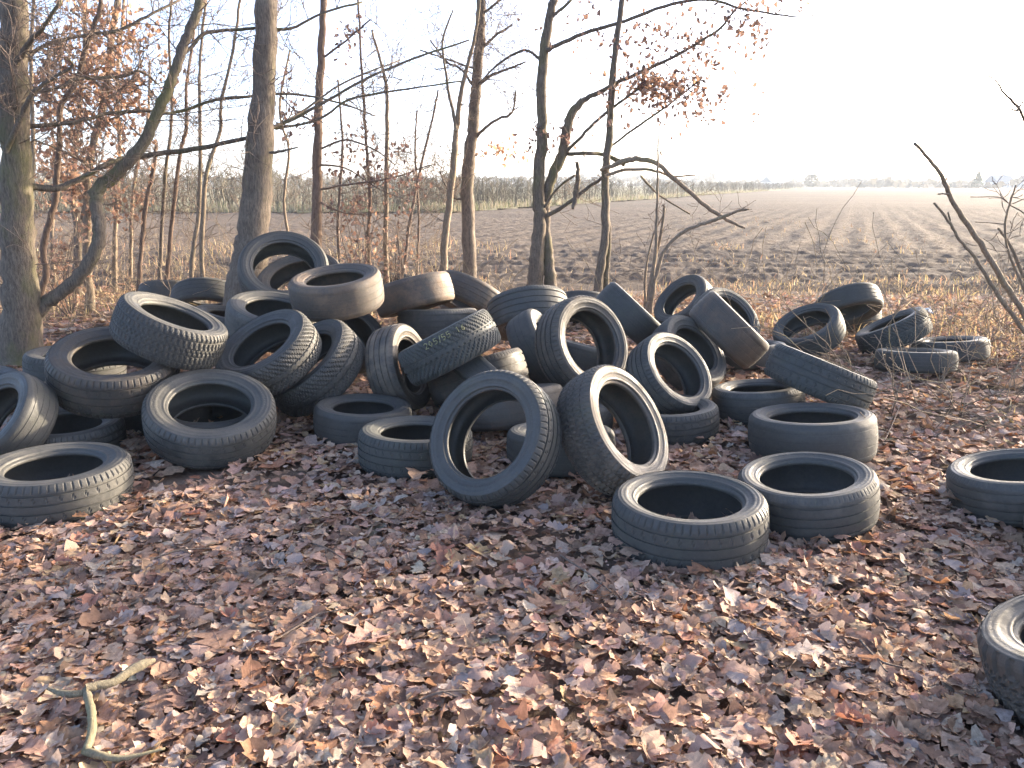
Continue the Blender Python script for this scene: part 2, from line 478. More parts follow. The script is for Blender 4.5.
TREADS = {k: tread_mesh('tread', k) for k in ('block', 'rib', 'vee', 'sipe', 'worn', 'lug')}
def side_prof(sign, ridge):
    p = [(.2965, .1015), (.2925, .1035), (.2880, .1050), (.2870, .1042), (.2800, .1065), (.2715, .1080), (.2700, .1070), (.2590, .1078), (.2470, .1068), (.2460, .1054),
         (.2370, .1030), (.2270, .0990), (.2200, .0955 + ridge * .35), (.2165, .0940 + ridge), (.2115, .0915 + ridge), (.2095, .0870)]
    return [(a, b * sign) for a, b in p]
def bead_prof(sign):
    p = [(.2095, .0870), (.2045, .0848), (.1995, .0830), (.1965, .0800), (.1952, .0750), (.1957, .0690), (.1985, .0650)]
    return [(a, b * sign) for a, b in p]
def low(prof, on):          # low-profile tyre: a wider hole under the same tread
    return [(r if not on or r > .2965 else .2965 - (.2965 - r) * .84, h) for r, h in prof]
SIDES = {(s, k, lp): revolve('sidewall', low(side_prof(s, r), lp), M_SIDE) for s in (1, -1) for k, r in ((0, 0.0), (1, .004)) for lp in (0, 1)}
BEADS = {(s, lp): revolve('bead', low(bead_prof(s), lp), M_SIDE) for s in (1, -1) for lp in (0, 1)}
LOWPRO = {'R20', 'R21', 'R18', 'R10', 'R6', 'C16', 'C14', 'C15', 'C3', 'R12', 'C2', 'R3'}
LPROF = [(.1985, .0650), (.2200, .0780), (.2500, .0890), (.2740, .0900), (.2880, .0800), (.2980, .0620), (.3040, .0350), (.3065, 0),
                                (.3040, -.0350), (.2980, -.0620), (.2880, -.0800), (.2740, -.0900), (.2500, -.0890), (.2200, -.0780), (.1985, -.0650)]
LINERS = {lp: revolve('inner_liner', low(LPROF, lp), M_LINER) for lp in (0, 1)}

#TYRE_TABLE_BEGIN
TY = [  # id, centre, axis, diameter, width
('L1', -2.599, 3.884, 0.253, -0.389, -0.650, 0.653, 0.521, 0.187),
('L2', -2.097, 3.407, 0.097, 0.026, -0.004, 1.000, 0.646, 0.207),
('L3', -2.431, 4.103, 0.099, 0.058, -0.046, 0.997, 0.581, 0.186),
('L4', -2.221, 4.293, 0.425, 0.188, -0.253, 0.949, 0.686, 0.233),
('L5', -3.633, 5.118, 0.120, 0.125, 0.048, 0.991, 0.606, 0.194),
('L6', -3.055, 5.383, 0.199, 0.067, 0.014, 0.998, 0.633, 0.203),
('L7', -2.736, 4.808, 0.123, -0.063, 0.092, 0.994, 0.676, 0.203),
('L8', -1.955, 4.446, 0.621, 0.423, 0.029, 0.906, 0.620, 0.223),
('L9', -3.449, 7.968, 0.335, 0.055, -0.346, -0.936, 0.620, 0.198),
('L10', -2.830, 7.298, 0.371, 0.103, -0.566, -0.818, 0.640, 0.205),
('L11', -2.272, 6.317, 0.325, 0.227, 0.036, 0.973, 0.620, 0.198),
('L12', -1.628, 5.331, 0.527, 0.212, -0.173, 0.962, 0.635, 0.216),
('L13', -1.479, 4.693, 0.433, -0.357, -0.448, 0.820, 0.630, 0.214),
('L14', -1.625, 4.079, 0.214, 0.163, -0.346, 0.924, 0.676, 0.210),
('C1', -1.249, 4.844, 0.314, -0.491, -0.411, 0.768, 0.666, 0.226),
('C2', -1.826, 6.339, 0.752, 0.240, -0.702, 0.671, 0.709, 0.213),
('C3', -1.788, 6.692, 0.604, -0.065, -0.463, 0.884, 0.738, 0.221),
('B1', -1.193, 5.363, 0.724, -0.072, -0.183, 0.980, 0.626, 0.231),
('C4', -1.229, 5.848, 0.320, 0.633, -0.316, 0.706, 0.600, 0.198),
('C24', -1.488, 9.933, 0.161, 0.059, -0.283, 0.957, 0.599, 0.192),
('C5', -0.760, 6.096, 0.600, 0.249, -0.185, -0.951, 0.622, 0.224),
('C6', -0.580, 6.101, 0.379, -0.032, 0.132, 0.991, 0.628, 0.214),
('C7', -0.359, 6.706, 0.491, -0.415, -0.362, -0.835, 0.620, 0.223),
('C8', -0.461, 8.200, 0.198, 0.345, 0.059, 0.937, 0.600, 0.216),
('C9', -0.724, 4.966, 0.276, 0.915, -0.284, 0.287, 0.565, 0.203),
('C10', -0.381, 4.726, 0.466, -0.465, 0.112, 0.878, 0.631, 0.227),
('C11', -0.224, 5.030, 0.203, -0.274, 0.200, 0.941, 0.652, 0.235),
('C12', 0.125, 6.087, 0.452, 0.125, -0.477, -0.870, 0.640, 0.243),
('C13', 0.210, 5.428, 0.297, 0.812, -0.167, 0.560, 0.618, 0.210),
('C23', 0.709, 7.930, 0.218, -0.026, -0.440, -0.898, 0.600, 0.192),
('C14', 0.442, 4.885, 0.440, 0.566, -0.718, 0.406, 0.622, 0.236),
('C15', -0.081, 3.451, 0.298, -0.490, -0.689, 0.534, 0.631, 0.202),
('C16', 0.484, 3.587, 0.297, 0.688, -0.469, 0.553, 0.627, 0.213),
('C17', 0.253, 3.895, 0.107, -0.015, 0.099, 0.995, 0.560, 0.190),
('C18', -0.505, 3.929, 0.098, 0.033, 0.032, 0.999, 0.588, 0.200),
('C19', -0.872, 4.438, 0.092, 0.047, 0.022, 0.999, 0.581, 0.186),
('C22', 0.327, 4.529, 0.088, -0.015, 0.047, 0.999, 0.558, 0.179),
('R1', 0.927, 6.029, 0.431, 0.671, -0.001, 0.741, 0.620, 0.223),
('R2', 1.705, 7.752, 0.283, -0.691, -0.331, 0.643, 0.620, 0.211),
('R3', 1.852, 6.754, 0.279, 0.411, -0.642, 0.647, 0.622, 0.199),
('R4', 1.593, 5.708, 0.395, 0.674, -0.082, 0.734, 0.617, 0.247),
('R5', 1.251, 5.474, 0.259, 0.496, -0.561, 0.663, 0.576, 0.196),
('R6', 0.961, 4.676, 0.295, 0.530, -0.566, 0.631, 0.557, 0.201),
('R7', 0.927, 4.443, 0.090, -0.054, 0.015, 0.998, 0.562, 0.180),
('R8', 1.535, 4.741, 0.118, -0.089, 0.085, 0.992, 0.560, 0.201),
('R9', 1.872, 4.661, 0.288, 0.372, 0.060, 0.926, 0.640, 0.211),
('R10', 1.607, 4.038, 0.134, -0.071, 0.096, 0.993, 0.659, 0.224),
('R11', 1.921, 6.215, 0.105, -0.043, 0.088, 0.995, 0.558, 0.179),
('R12', 2.526, 6.615, 0.220, -0.481, -0.238, 0.844, 0.582, 0.198),
('R13', 3.202, 7.462, 0.309, 0.130, -0.563, -0.816, 0.619, 0.198),
('R14', 3.463, 7.969, 0.111, -0.032, 0.090, 0.995, 0.585, 0.199),
('R15', 3.245, 6.614, 0.215, -0.445, 0.184, 0.876, 0.601, 0.204),
('R16', 3.160, 6.031, 0.099, -0.001, 0.126, 0.992, 0.598, 0.155),
('R17', 3.640, 6.420, 0.107, -0.079, 0.119, 0.990, 0.586, 0.164),
('R18', 2.267, 3.288, 0.132, -0.168, 0.086, 0.982, 0.580, 0.191),
('R19', 1.598, 1.883, 0.188, -0.307, 0.210, 0.928, 0.583, 0.210),
('R20', 0.717, 2.967, 0.107, -0.035, -0.004, 0.999, 0.619, 0.223),
('R21', 1.285, 3.216, 0.118, -0.110, 0.008, 0.994, 0.596, 0.203),
('X3', -1.740, 4.343, 0.094, 0.077, -0.014, 0.997, 0.591, 0.166),
('X4', 0.485, 5.781, 0.181, 0.238, 0.146, 0.960, 0.602, 0.193),
('X5', -2.127, 4.649, 0.104, 0.049, 0.059, 0.997, 0.607, 0.194),
('X1', 0.008, 4.494, 0.154, -0.122, 0.195, 0.973, 0.611, 0.208),
('X2', -0.155, 4.748, 0.238, 0.669, 0.253, 0.699, 0.560, 0.168),
('R22', 2.259, 2.734, 0.161, -0.212, 0.147, 0.966, 0.551, 0.182),
]
#TYRE_TABLE_END
GREY, TAN, BRN, GRN = (.165, .152, .128), (.27, .205, .145), (.23, .155, .10), (.115, .125, .105)
LOOK = {  # tread kind, mud colour, mud amount, sidewall kind, label
#LOOK_BEGIN
'L1': ('worn', GREY, .75, 1, 'smooth bald grey tyre leaning over a flat tyre with a sunlit patch on its shoulder'),
'L2': ('sipe', GREY, .55, 1, 'grey ribbed tyre lying flat on leaves below the leaning bald tyre'),
'L3': ('sipe', GREY, .5, 0, 'small flat tyre wedged beneath the leaning bald tyre'),
'L4': ('sipe', BRN, .35, 0, 'big dark tyre with wide open hole propped at a tilt near the forked mossy tree'),
'L5': ('worn', GREY, .5, 0, 'flat dark tyre on the ground just before the mossy forked tree trunk'),
'L6': ('sipe', GREY, .5, 0, 'bluish tyre showing its shoulder behind the big dark tilted tyre'),
'L7': ('worn', GREY, .35, 0, 'dark flat tyre holding up the big dark tilted tyre'),
'L8': ('block', GREY, .6, 1, 'knobbly winter tyre slanting on top of the big dark tilted tyre'),
'L9': ('worn', TAN, .35, 0, 'low dark tyre lying behind the knobbly winter tyre'),
'L10': ('worn', GREY, .3, 0, 'smooth dark tyre raised like an arch with leaves showing through its hole'),
'L11': ('worn', GREY, .3, 0, 'dark tyre under the arched smooth tyre, mostly covered'),
'L12': ('worn', GREY, .8, 0, 'pale grey smooth tyre with its hole turned up, below the brown muddy top tyre'),
'L13': ('vee', GREY, .5, 1, 'tyre with deep lugged tread leaning back, its lugs catching the sun'),
'L14': ('sipe', GREY, .65, 1, 'wide grey tyre tipped towards the leaves, alone before the left heap, another ring inside it'),
'C1': ('vee', GREY, .5, 0, 'lugged tyre leaning behind the sunlit lugged tyre, only its right flank showing'),
'C2': ('worn', GREY, .45, 1, 'upright dark tyre crowning the heap against the thick straight tree trunk'),
'C3': ('rib', TAN, .7, 0, 'small dusty tyre nested in the hole of the tyre crowning the heap'),
'B1': ('worn', BRN, .95, 0, 'brown mud covered wide tyre lying on top of the heap with hole up'),
'C4': ('worn', GREY, .4, 1, 'dark tyre with gaping hole under the brown mud covered top tyre'),
'C24': ('worn', GREY, .4, 0, 'small dark tyre peeping out behind the brown tyres on the heap'),
'C5': ('worn', BRN, .85, 0, 'brown muddy tyre lying level across a ribbed grey tyre, hole hidden'),
'C6': ('rib', GREY, .6, 0, 'ribbed grey tyre lying level beneath a brown muddy tyre'),
'C7': ('worn', BRN, .8, 0, 'brown tyre sloping down at the rear of the heap before the thin trunks'),
'C8': ('rib', TAN, .7, 0, 'short stretch of tan tyre under the sloping brown tyre'),
'C9': ('rib', TAN, .8, 1, 'standing tan ribbed tyre behind the tyre with yellow chalk numbers'),
'C10': ('vee', GRN, .6, 0, 'slanting wide tyre with yellow chalk numbers written on its tread'),
'C11': ('rib', TAN, .45, 0, 'slanting tyre directly beneath the tyre with yellow chalk numbers'),
'C12': ('rib', GREY, .7, 0, 'grooved grey tyre lying level at the rear, beside the twin mossy trunks'),
'C13': ('worn', GREY, .5, 0, 'smooth dark tyre squeezed behind the large upright tyre with sunlit bead'),
'C23': ('worn', GREY, .4, 0, 'low dark tyre lying behind the large upright tyre with sunlit bead'),
'C14': ('sipe', TAN, .55, 1, 'large upright tyre with sunlit bead in the middle of the heap'),
'C15': ('sipe', GREY, .5, 1, 'big upright tyre facing out at the front of the heap, other tyres seen through it'),
'C16': ('block', TAN, .6, 1, 'upright tyre turned sideways with bright bead, next to the big outward facing tyre'),
'C17': ('worn', GRN, .4, 0, 'flat tyre on the leaves between the two big upright front tyres'),
'C18': ('sipe', GRN, .5, 0, 'flat tyre half behind the big outward facing tyre at the front of the heap'),
'C19': ('worn', GREY, .4, 0, 'dark flat tyre on the ground under the lugged tyres and the tan ribbed tyre'),
'C22': ('worn', GREY, .5, 0, 'flat tyre glimpsed between the two big upright front tyres'),
'R1': ('worn', GRN, .5, 0, 'tyre tipped on edge showing flat tread beside the thin shrub stems'),
'R2': ('worn', GRN, .5, 1, 'small looking tyre leaning back at the rear beneath the thin shrub stems'),
'R3': ('worn', GREY, .45, 1, 'dark tyre leaning behind the steeply slanting smooth tyre'),
'R4': ('worn', BRN, .55, 0, 'steeply slanting smooth tyre resting across two open tyres, tread outward'),
'R5': ('worn', GREY, .5, 1, 'leaning open tyre half covered by the steeply slanting smooth tyre'),
'R6': ('sipe', GREY, .55, 1, 'leaning open tyre with bright bead beside the large upright sunlit tyre'),
'R7': ('sipe', GREY, .55, 0, 'flat tyre tucked beside the upright sideways tyre with bright bead'),
'R8': ('rib', GREY, .6, 0, 'flat ribbed tyre half under the gently slanting tyre'),
'R9': ('sipe', GRN, .6, 0, 'gently slanting tyre propped on flat tyres with its tread outward'),
'R10': ('worn', GREY, .6, 1, 'thick flat tyre before the gently slanting tyre that leans on it'),
'R11': ('worn', GREY, .6, 0, 'low tyre with sunlit rim between the steep and the gently slanting tyres'),
'R12': ('worn', GRN, .5, 1, 'tilted tyre with leaves in its hole in the small group by the field'),
'R13': ('worn', GRN, .5, 0, 'tyre resting like an arch on another in the small group by the field'),
'R14': ('worn', GRN, .5, 0, 'tyre supporting the arched tyre in the small group by the field'),
'R15': ('vee', GRN, .5, 0, 'tilted tyre with sunlit lugs at the end of the small group by the field'),
'R16': ('worn', GRN, .5, 0, 'flat tyre half sunk in dry twigs near the broken shrub'),
'R17': ('worn', GREY, .5, 0, 'flat dark tyre behind the flat one half sunk in dry twigs'),
'R18': ('rib', GREY, .65, 1, 'flat grey tyre lying alone below the broken shrub'),
'R19': ('lug', BRN, .4, 1, 'chunky off-road tyre with coarse shoulder lugs on the leaves'),
'R20': ('sipe', GREY, .5, 1, 'dark flat tyre on open leaves with lugged shoulders and leaves inside'),
'R21': ('rib', GREY, .55, 1, 'flat tyre with plain ribs touching the dark one with lugged shoulders'),
'R22': ('rib', GREY, .55, 0, 'flat tyre cut off between the lone grey tyre and the chunky one'),
'X1': ('worn', BRN, .7, 0, 'brown tyre lying level, seen through the hole of the big outward facing tyre'),
'X2': ('worn', GRN, .5, 0, 'greenish tyre on edge, seen through the hole of the big outward facing tyre'),
'X3': ('worn', GREY, .4, 0, 'dark flat tyre lying under the tipped wide grey tyre, seen through its hole'),
'X4': ('worn', GREY, .5, 0, 'dark tyre lying level, seen through the large upright tyre with sunlit bead'),
'X5': ('worn', GREY, .4, 0, 'dark flat tyre in the gap behind the tipped wide grey tyre'),
#LOOK_END
}
TYPOS = []
def tyre(tid, p, n, D, W):
    kind, mud, amt, sk, label = LOOK.get(tid, ('sipe', GREY, .5, 0, 'old black car tyre hidden deep in the heap'))
    root = empty('car_tyre', p)
    n = Vector(n); q = n.to_track_quat('Z', 'Y')
    spin = (hash_id(tid) % 360)
    root.rotation_mode = 'QUATERNION'
    root.rotation_quaternion = q @ Quaternion((0, 0, 1), R(spin))
    ov = 1 + .022 * math.sin(spin * 1.7)
    root.scale = (D / D0 * ov, D / D0 / ov, W / W0)
    tag(root, label, 'tyre', 'old car tyres dumped in a heap')
    col = (*mud, amt); lp = 1 if tid in LOWPRO else 0
    parts = [link('tread', TREADS[kind], root), link('inner_liner', LINERS[lp], root)]
    for s in (1, -1):
        sw = link('sidewall', SIDES[(s, sk, lp)], root); parts.append(sw)
        parts.append(link('bead', BEADS[(s, lp)], sw))
    for o in parts: o.color = col
    TYPOS.append((np.array(p), np.array(n), D, W))
    return root
def hash_id(s):
    h = 7
    for ch in s: h = (h * 31 + ord(ch) * 17) % 100003
    return h
TROOT = {}
for row in TY:
    TROOT[row[0]] = tyre(row[0], row[1:4], row[4:7], row[7], row[8])

def near_tyre(x, y, z, pad):
    """mask of points inside a tyre's rubber"""
    m = np.zeros(len(x), bool)
    pt = np.stack([x, y, z], -1)
    for c, n, D, W in TYPOS:
        q = pt - c; h = q @ n; rho = np.linalg.norm(q - h[:, None] * n, axis=1)
        m |= (rho > D * .5 * .61 - pad) & (rho < D / 2 + pad) & (np.abs(h) < W / 2 + pad)
    return m
#SECTION2
def cam_depth(p):
    return p[1] * math.cos(PITCH) - (p[2] - CAM_H) * math.sin(PITCH)
def gp(u, v, z=0.0):
    """point of the photo ray that lies at height z"""
    a = pix(u, v, 1.0); d = a - np.array([0, 0, CAM_H])
    return np.array([0, 0, CAM_H]) + d * ((z - CAM_H) / d[2])

# chalk numbers on one tread
def chalk(root, text, hmid, size, mat):
    q = root.rotation_quaternion.to_matrix().inverted()
    loc = np.array(root.location)
    def ang(w):
        v = q @ Vector(w); return math.atan2(v.y, v.x)
    a0 = ang(np.array([0, 0, CAM_H]) - loc)
    sgn = 1 if ((ang(np.array([0, 0, CAM_H]) - loc + np.array([.3, 0, .15])) - a0 + math.pi) % (2 * math.pi) - math.pi) > 0 else -1
    G = {'2': [[(0, .8), (.3, 1), (.6, .8), (.5, .5), (0, 0), (.65, 0)]], '0': [[(.3, 0), (0, .5), (.3, 1), (.6, .5), (.3, 0)]],
         '5': [[(.6, 1), (.1, 1), (.05, .55), (.5, .6), (.6, .3), (.3, 0), (0, .1)]], '/': [[(0, -.1), (.4, 1.1)]],
         '1': [[(.1, .8), (.3, 1), (.3, 0)]], '6': [[(.55, .95), (.1, .5), (.1, .15), (.4, 0), (.6, .25), (.4, .5), (.1, .4)]], ' ': []}
    mb = MB(); x = -len(text) * .95 / 2; rr = .3195
    def P(px, py):
        a = a0 + .04 * sgn + sgn * px * size / .32; h = hmid + py * size * .9
        return np.array([rr * math.cos(a), rr * math.sin(a), h])
    for ch in text:
        for st in G[ch]:
            for (xa, ya), (xb, yb) in zip(st[:-1], st[1:]):
                A, B = P(x + xa, ya), P(x + xb, yb)
                mb.tube([A, (A + B) / 2 * 1.0005, B], [.0021] * 3, 5)
        x += .6 if ch == '/' else .95
    return link('chalk_numbers', mb.mesh('chalk_numbers', mat), root)
M_CHALK = mat_plain('yellow_chalk', (.30, .285, .15), .9, .5, 150)
ch = chalk(TROOT['C10'], '205/55 16', .056, .034, M_CHALK)
ch['label'] = 'yellow chalk numbers'; ch['kind'] = 'stuff'

# ------------------------------------------------------------------ leaf shapes
def leaf_shape(kind, st):
    t = np.linspace(0, 1, st)
    if kind == 'oak':
        w = {13: [.03, .10, .17, .14, .21, .28, .20, .27, .35, .26, .30, .21, .03], 9: [.03, .16, .12, .27, .19, .36, .24, .25, .02], 7: [.03, .20, .14, .34, .22, .28, .02], 5: [.03, .24, .30, .28, .02]}[st]
    elif kind == 'red_oak':
        w = {13: [.03, .14, .27, .17, .22, .39, .21, .27, .41, .22, .25, .19, .02], 9: [.03, .24, .16, .37, .20, .41, .22, .24, .02], 7: [.03, .30, .18, .42, .22, .25, .02], 5: [.03, .38, .2, .36, .02]}[st]
    elif kind == 'beech':
        w = list(.30 * np.sin(np.pi * t ** .85) + .015)
    else:
        w = list(.40 * np.sin(np.pi * t ** .7) ** .8 + .015)
    w = np.array(w)
    tt = t.copy()
    lob = np.zeros(st)
    if kind in ('oak', 'red_oak'): lob[1:-1:2] = .07 if st < 13 else 0
    if st == 13: lob[[2, 5, 8, 10]] = .05
    # rows: left margin, midrib, right margin
    v = np.stack([np.stack([-w, tt + lob, np.full(st, 1.)], -1), np.stack([0 * w, tt, np.zeros(st)], -1), np.stack([w, tt + lob, np.full(st, 1.)], -1)], 1)
    i = np.arange(st - 1)[:, None] * 3
    f = np.concatenate([i + np.array([[0, 1, 4, 3]]), i + np.array([[1, 2, 5, 4]])])
    return v.reshape(-1, 3), f, w          # third coordinate flags the margin

def leaf_batch(pos, size, yaw, tilt, roll, fold, curl, kind, st, tints):
    """many leaves of one kind at once -> vertices, quads, tints, uv"""
    v0, f0, w = leaf_shape(kind, st)
    n = len(pos); m = len(v0)
    x = np.broadcast_to(v0[:, 0], (n, m)).copy(); y = np.broadcast_to(v0[:, 1] - .5, (n, m)).copy(); e = v0[:, 2][None, :]
    x *= (1 + rng.normal(0, .07, (n, m)) * e)
    y = y + rng.normal(0, .025, (n, m)) * e
    wob = rng.normal(0, .03, (n, m)) * e
    z = np.abs(x) * fold[:, None] + curl[:, None] * (y * y * 2.2 - .2) + wob
    x, y, z = x * size[:, None], y * size[:, None], z * size[:, None]
    c, s = np.cos(roll)[:, None], np.sin(roll)[:, None]; x, z = x * c + z * s, -x * s + z * c
    c, s = np.cos(tilt)[:, None], np.sin(tilt)[:, None]; y, z = y * c - z * s, y * s + z * c
    c, s = np.cos(yaw)[:, None], np.sin(yaw)[:, None]; x, y = x * c - y * s, x * s + y * c
    V = np.stack([x, y, z], -1) + pos[:, None, :]
    F_ = (f0[None] + (np.arange(n) * m)[:, None, None]).reshape(-1, 4)
    tint = np.repeat(tints, m, axis=0)
    sx = np.sign(v0[:, 0]); uv = np.stack([sx, v0[:, 1]], -1)
    return V.reshape(-1, 3), F_, tint, np.tile(uv, (n, 1))

PAL = np.array([(.41, .275, .215), (.47, .34, .265), (.33, .22, .17), (.39, .325, .30), (.53, .43, .365), (.34, .19, .125), (.21, .14, .11), (.50, .365, .235), (.43, .30, .25), (.32, .27, .255)])
PALW = np.array([.20, .15, .16, .10, .07, .06, .09, .04, .10, .03])
def tints_for(n):
    c = PAL[rng.choice(len(PAL), n, p=PALW / PALW.sum())]
    return np.clip(c * np.array([1, .96, .88]) * rng.normal(1, .14, (n, 1)) * rng.normal(1, .03, (n, 3)), .02, .7)

def litter_height(x, y):
    return .010 + .012 * vnoise(x * 2.2, y * 2.2, 31) + .008 * vnoise(x * 6, y * 6, 32)

def litter(y0, y1, dens, st, layer, smul, xr=.74, xpad=.5, patch=True, maskf=None):
    """scatter over the wedge the camera sees"""
    area = xr * (y1 ** 2 - y0 ** 2) + 2 * xpad * (y1 - y0)
    n = int(area * dens)
    yy = np.sqrt(rng.uniform(y0 ** 2, y1 ** 2, n)); xx = rng.uniform(-1, 1, n) * (yy * xr + xpad)
    if patch:      # bare soil shows in places
        dn = vnoise(xx * 1.1, yy * 1.1, 41) * .6 + vnoise(xx * 3, yy * 3, 42) * .4
        bare = np.exp(-(((xx + 1.25) / .55) ** 2 + ((yy - 3.7) / .30) ** 2))
        k = rng.uniform(0, 1, n) < np.clip(1.1 + dn * 1.0 - bare * 1.35, .06, 1)
        xx, yy = xx[k], yy[k]
    if maskf is not None:
        k = maskf(xx, yy); xx, yy = xx[k], yy[k]
    n = len(xx)
    zz = np.maximum(litter_height(xx, yy), 0) + rng.uniform(0, layer, n)
    k = ~near_tyre(xx, yy, zz, .012)
    return xx[k], yy[k], zz[k]

def litter_mesh(name, specs):
    Vs, Fs, Ts, Us, off = [], [], [], [], 0
    for (xx, yy, zz, st, smul) in specs:
        n = len(xx)
        kinds = rng.choice(4, n, p=[.34, .24, .26, .16]) if st > 3 else rng.choice([2, 3], n)
        for ki, kn in enumerate(('oak', 'red_oak', 'beech', 'round')):
            k = kinds == ki; c = k.sum()
            if not c: continue
            sz = np.clip(rng.lognormal(math.log((.068, .081, .049, .042)[ki]), .26, c), .03, .17) * smul
            pos = np.stack([xx[k], yy[k], zz[k] + .006], -1)
            V, F_, T_, U_ = leaf_batch(pos, sz, rng.uniform(0, 6.283, c), rng.normal(0, .11, c), rng.normal(0, .11, c), rng.normal(.10, .20, c), rng.normal(.16, .32, c), kn, st, tints_for(c))
            Vs.append(V); Fs.append(F_ + off); Ts.append(T_); Us.append(U_); off += len(V)
    V = np.concatenate(Vs); V[:, 2] = np.maximum(V[:, 2], -.004 + .002 * np.sin(V[:, 0] * 90))
    return npmesh(name, V, np.zeros((0, 3), int), np.concatenate(Fs), M_LEAF, True, np.concatenate(Ts), np.concatenate(Us))

lit = [(*litter(.95, 3.4, 1500, 3, .034, 1), 3, .48), (*litter(.95, 2.1, 1700, 13, .030, 1), 13, 1.0), (*litter(2.1, 2.8, 1700, 9, .030, 1), 9, 1.0), (*litter(2.8, 4.6, 1150, 7, .030, 1), 7, 1.0), (*litter(4.6, 7.4, 560, 5, .03, 1), 5, 1.08),
       (*litter(7.4, 10.2, 210, 5, .03, 1), 5, 1.2), (*litter(10.2, 15, 120, 5, .03, 1, maskf=lambda x, y: x < -1.5), 5, 1.4)]
def outer(n, y0, y1, w):          # leaves go on to both sides of the clearing
    yy = rng.uniform(y0, y1, n); sx = rng.choice([-1, 1], n); e = np.maximum(yy, .95) * .74 + .5
    xx = sx * (e * (yy > .95) + rng.uniform(0, 1, n) ** 1.6 * w + (yy <= .95) * rng.uniform(-1.2, 0, n))
    zz = np.maximum(litter_height(xx, yy), 0) + rng.uniform(0, .03, n); k = ~near_tyre(xx, yy, zz, .012)
    return xx[k], yy[k], zz[k]
bx_, by_, bz_ = [], [], []
for c_, n_, D_, W_ in TYPOS:          # leaves banked against the tyres that lie on the ground
    if c_[2] - W_ / 2 > .06 or abs(n_[2]) < .8: continue
    k_ = 34; a_ = rng.uniform(0, 6.283, k_); r_ = D_ / 2 + rng.uniform(.012, .10, k_)
    bx_.append(c_[0] + r_ * np.cos(a_)); by_.append(c_[1] + r_ * np.sin(a_)); bz_.append(.065 - (r_ - D_ / 2) * .35 + rng.uniform(-.02, .01, k_))
    k_ = 16; a_ = rng.uniform(0, 6.283, k_); r_ = D_ * .5 * .55 * np.sqrt(rng.uniform(0, 1, k_))
    bx_.append(c_[0] + r_ * np.cos(a_)); by_.append(c_[1] + r_ * np.sin(a_)); bz_.append(rng.uniform(.03, .06, k_))
lit.append((np.concatenate(bx_), np.concatenate(by_), np.concatenate(bz_), 9, 1.0))
lit.append((*outer(15000, -.6, 8.5, 3.2), 3, 1.1))
o = link('leaf_litter', litter_mesh('leaf_litter', lit))
tag(o, 'carpet of brown fallen oak and beech leaves around the tyres', 'leaf litter', kind='stuff')

# the 300 leaves that show largest lie on top, one object each
LEAFCOL = {'russet': ((.38, .19, .135), 'russet red-brown fallen'),
           'tan': ((.48, .35, .26), 'pale tan fallen'),
           'pink': ((.42, .285, .23), 'pinkish brown fallen'),
           'grey': ((.33, .28, .265), 'greyish fallen'),
           'dark': ((.19, .12, .09), 'dark brown curled fallen')}
LM = []
for cn, (cc, lb) in LEAFCOL.items():
    for kn in ('oak', 'red_oak', 'oak', 'round'):
        V, F_, T_, U_ = leaf_batch(np.zeros((1, 3)), np.array([1.0]), np.zeros(1), np.zeros(1), np.zeros(1), rng.normal(.15, .25, 1), rng.normal(.2, .3, 1), kn, 13, np.array([cc]))
        LM.append((cn, lb, npmesh('fallen_leaf', V, np.zeros((0, 3), int), F_, M_LEAF, True, T_, U_)))
TPOS = {row[0]: (row[1], row[2]) for row in TY}
LMK = {TPOS['R20']: 'beside the dark flat tyre with lugged shoulders', TPOS['R21']: 'beside the flat tyre with plain ribs', TPOS['R19']: 'beside the chunky off-road tyre',
       TPOS['L2']: 'beside the grey ribbed flat tyre', TPOS['C15']: 'below the big outward facing tyre', TPOS['L14']: 'below the tipped wide grey tyre',
       TPOS['R18']: 'beside the lone flat grey tyre', tuple(gp(95, 700)[:2]): 'around the mossy stick', TPOS['C18']: 'before the flat tyre half behind the outward facing one'}
cnt = 0
while cnt < 300:
    y = math.sqrt(random.uniform(1.25 ** 2, 3.3 ** 2)); x = random.uniform(-1, 1) * (y * .64)
    z = float(litter_height(np.array([x]), np.array([y]))[0]) + .034
    if near_tyre(np.array([x]), np.array([y]), np.array([z]), .05)[0]: continue
    w = random.choices(range(5), [.10, .2, .36, .18, .16])[0]
    cn, lb, me = LM[w * 4 + random.randrange(4)]
    o = link('fallen_leaf', me, None, (x, y, z))
    s = random.uniform(.07, .11) * (.75 if me is LM[w * 4 + 3][2] else 1)
    o.scale = (s, s, s * random.uniform(.7, 1.3) * random.choice((1, 1, -1)))
    o.rotation_euler = (random.gauss(0, .12), random.gauss(0, .12), random.uniform(0, 6.283))
    rd = me is LM[w * 4 + 3][2]
    best, where = .75, 'in the open leaf carpet'
    for key, txt in LMK.items():
        d = math.dist((x, y), key)
        if d < best: best, where = d, txt
    lb2 = '%s %s leaf %s' % (lb, 'oval' if rd else 'lobed', where)
    tag(o, lb2, 'leaf', lb2)
    cnt += 1

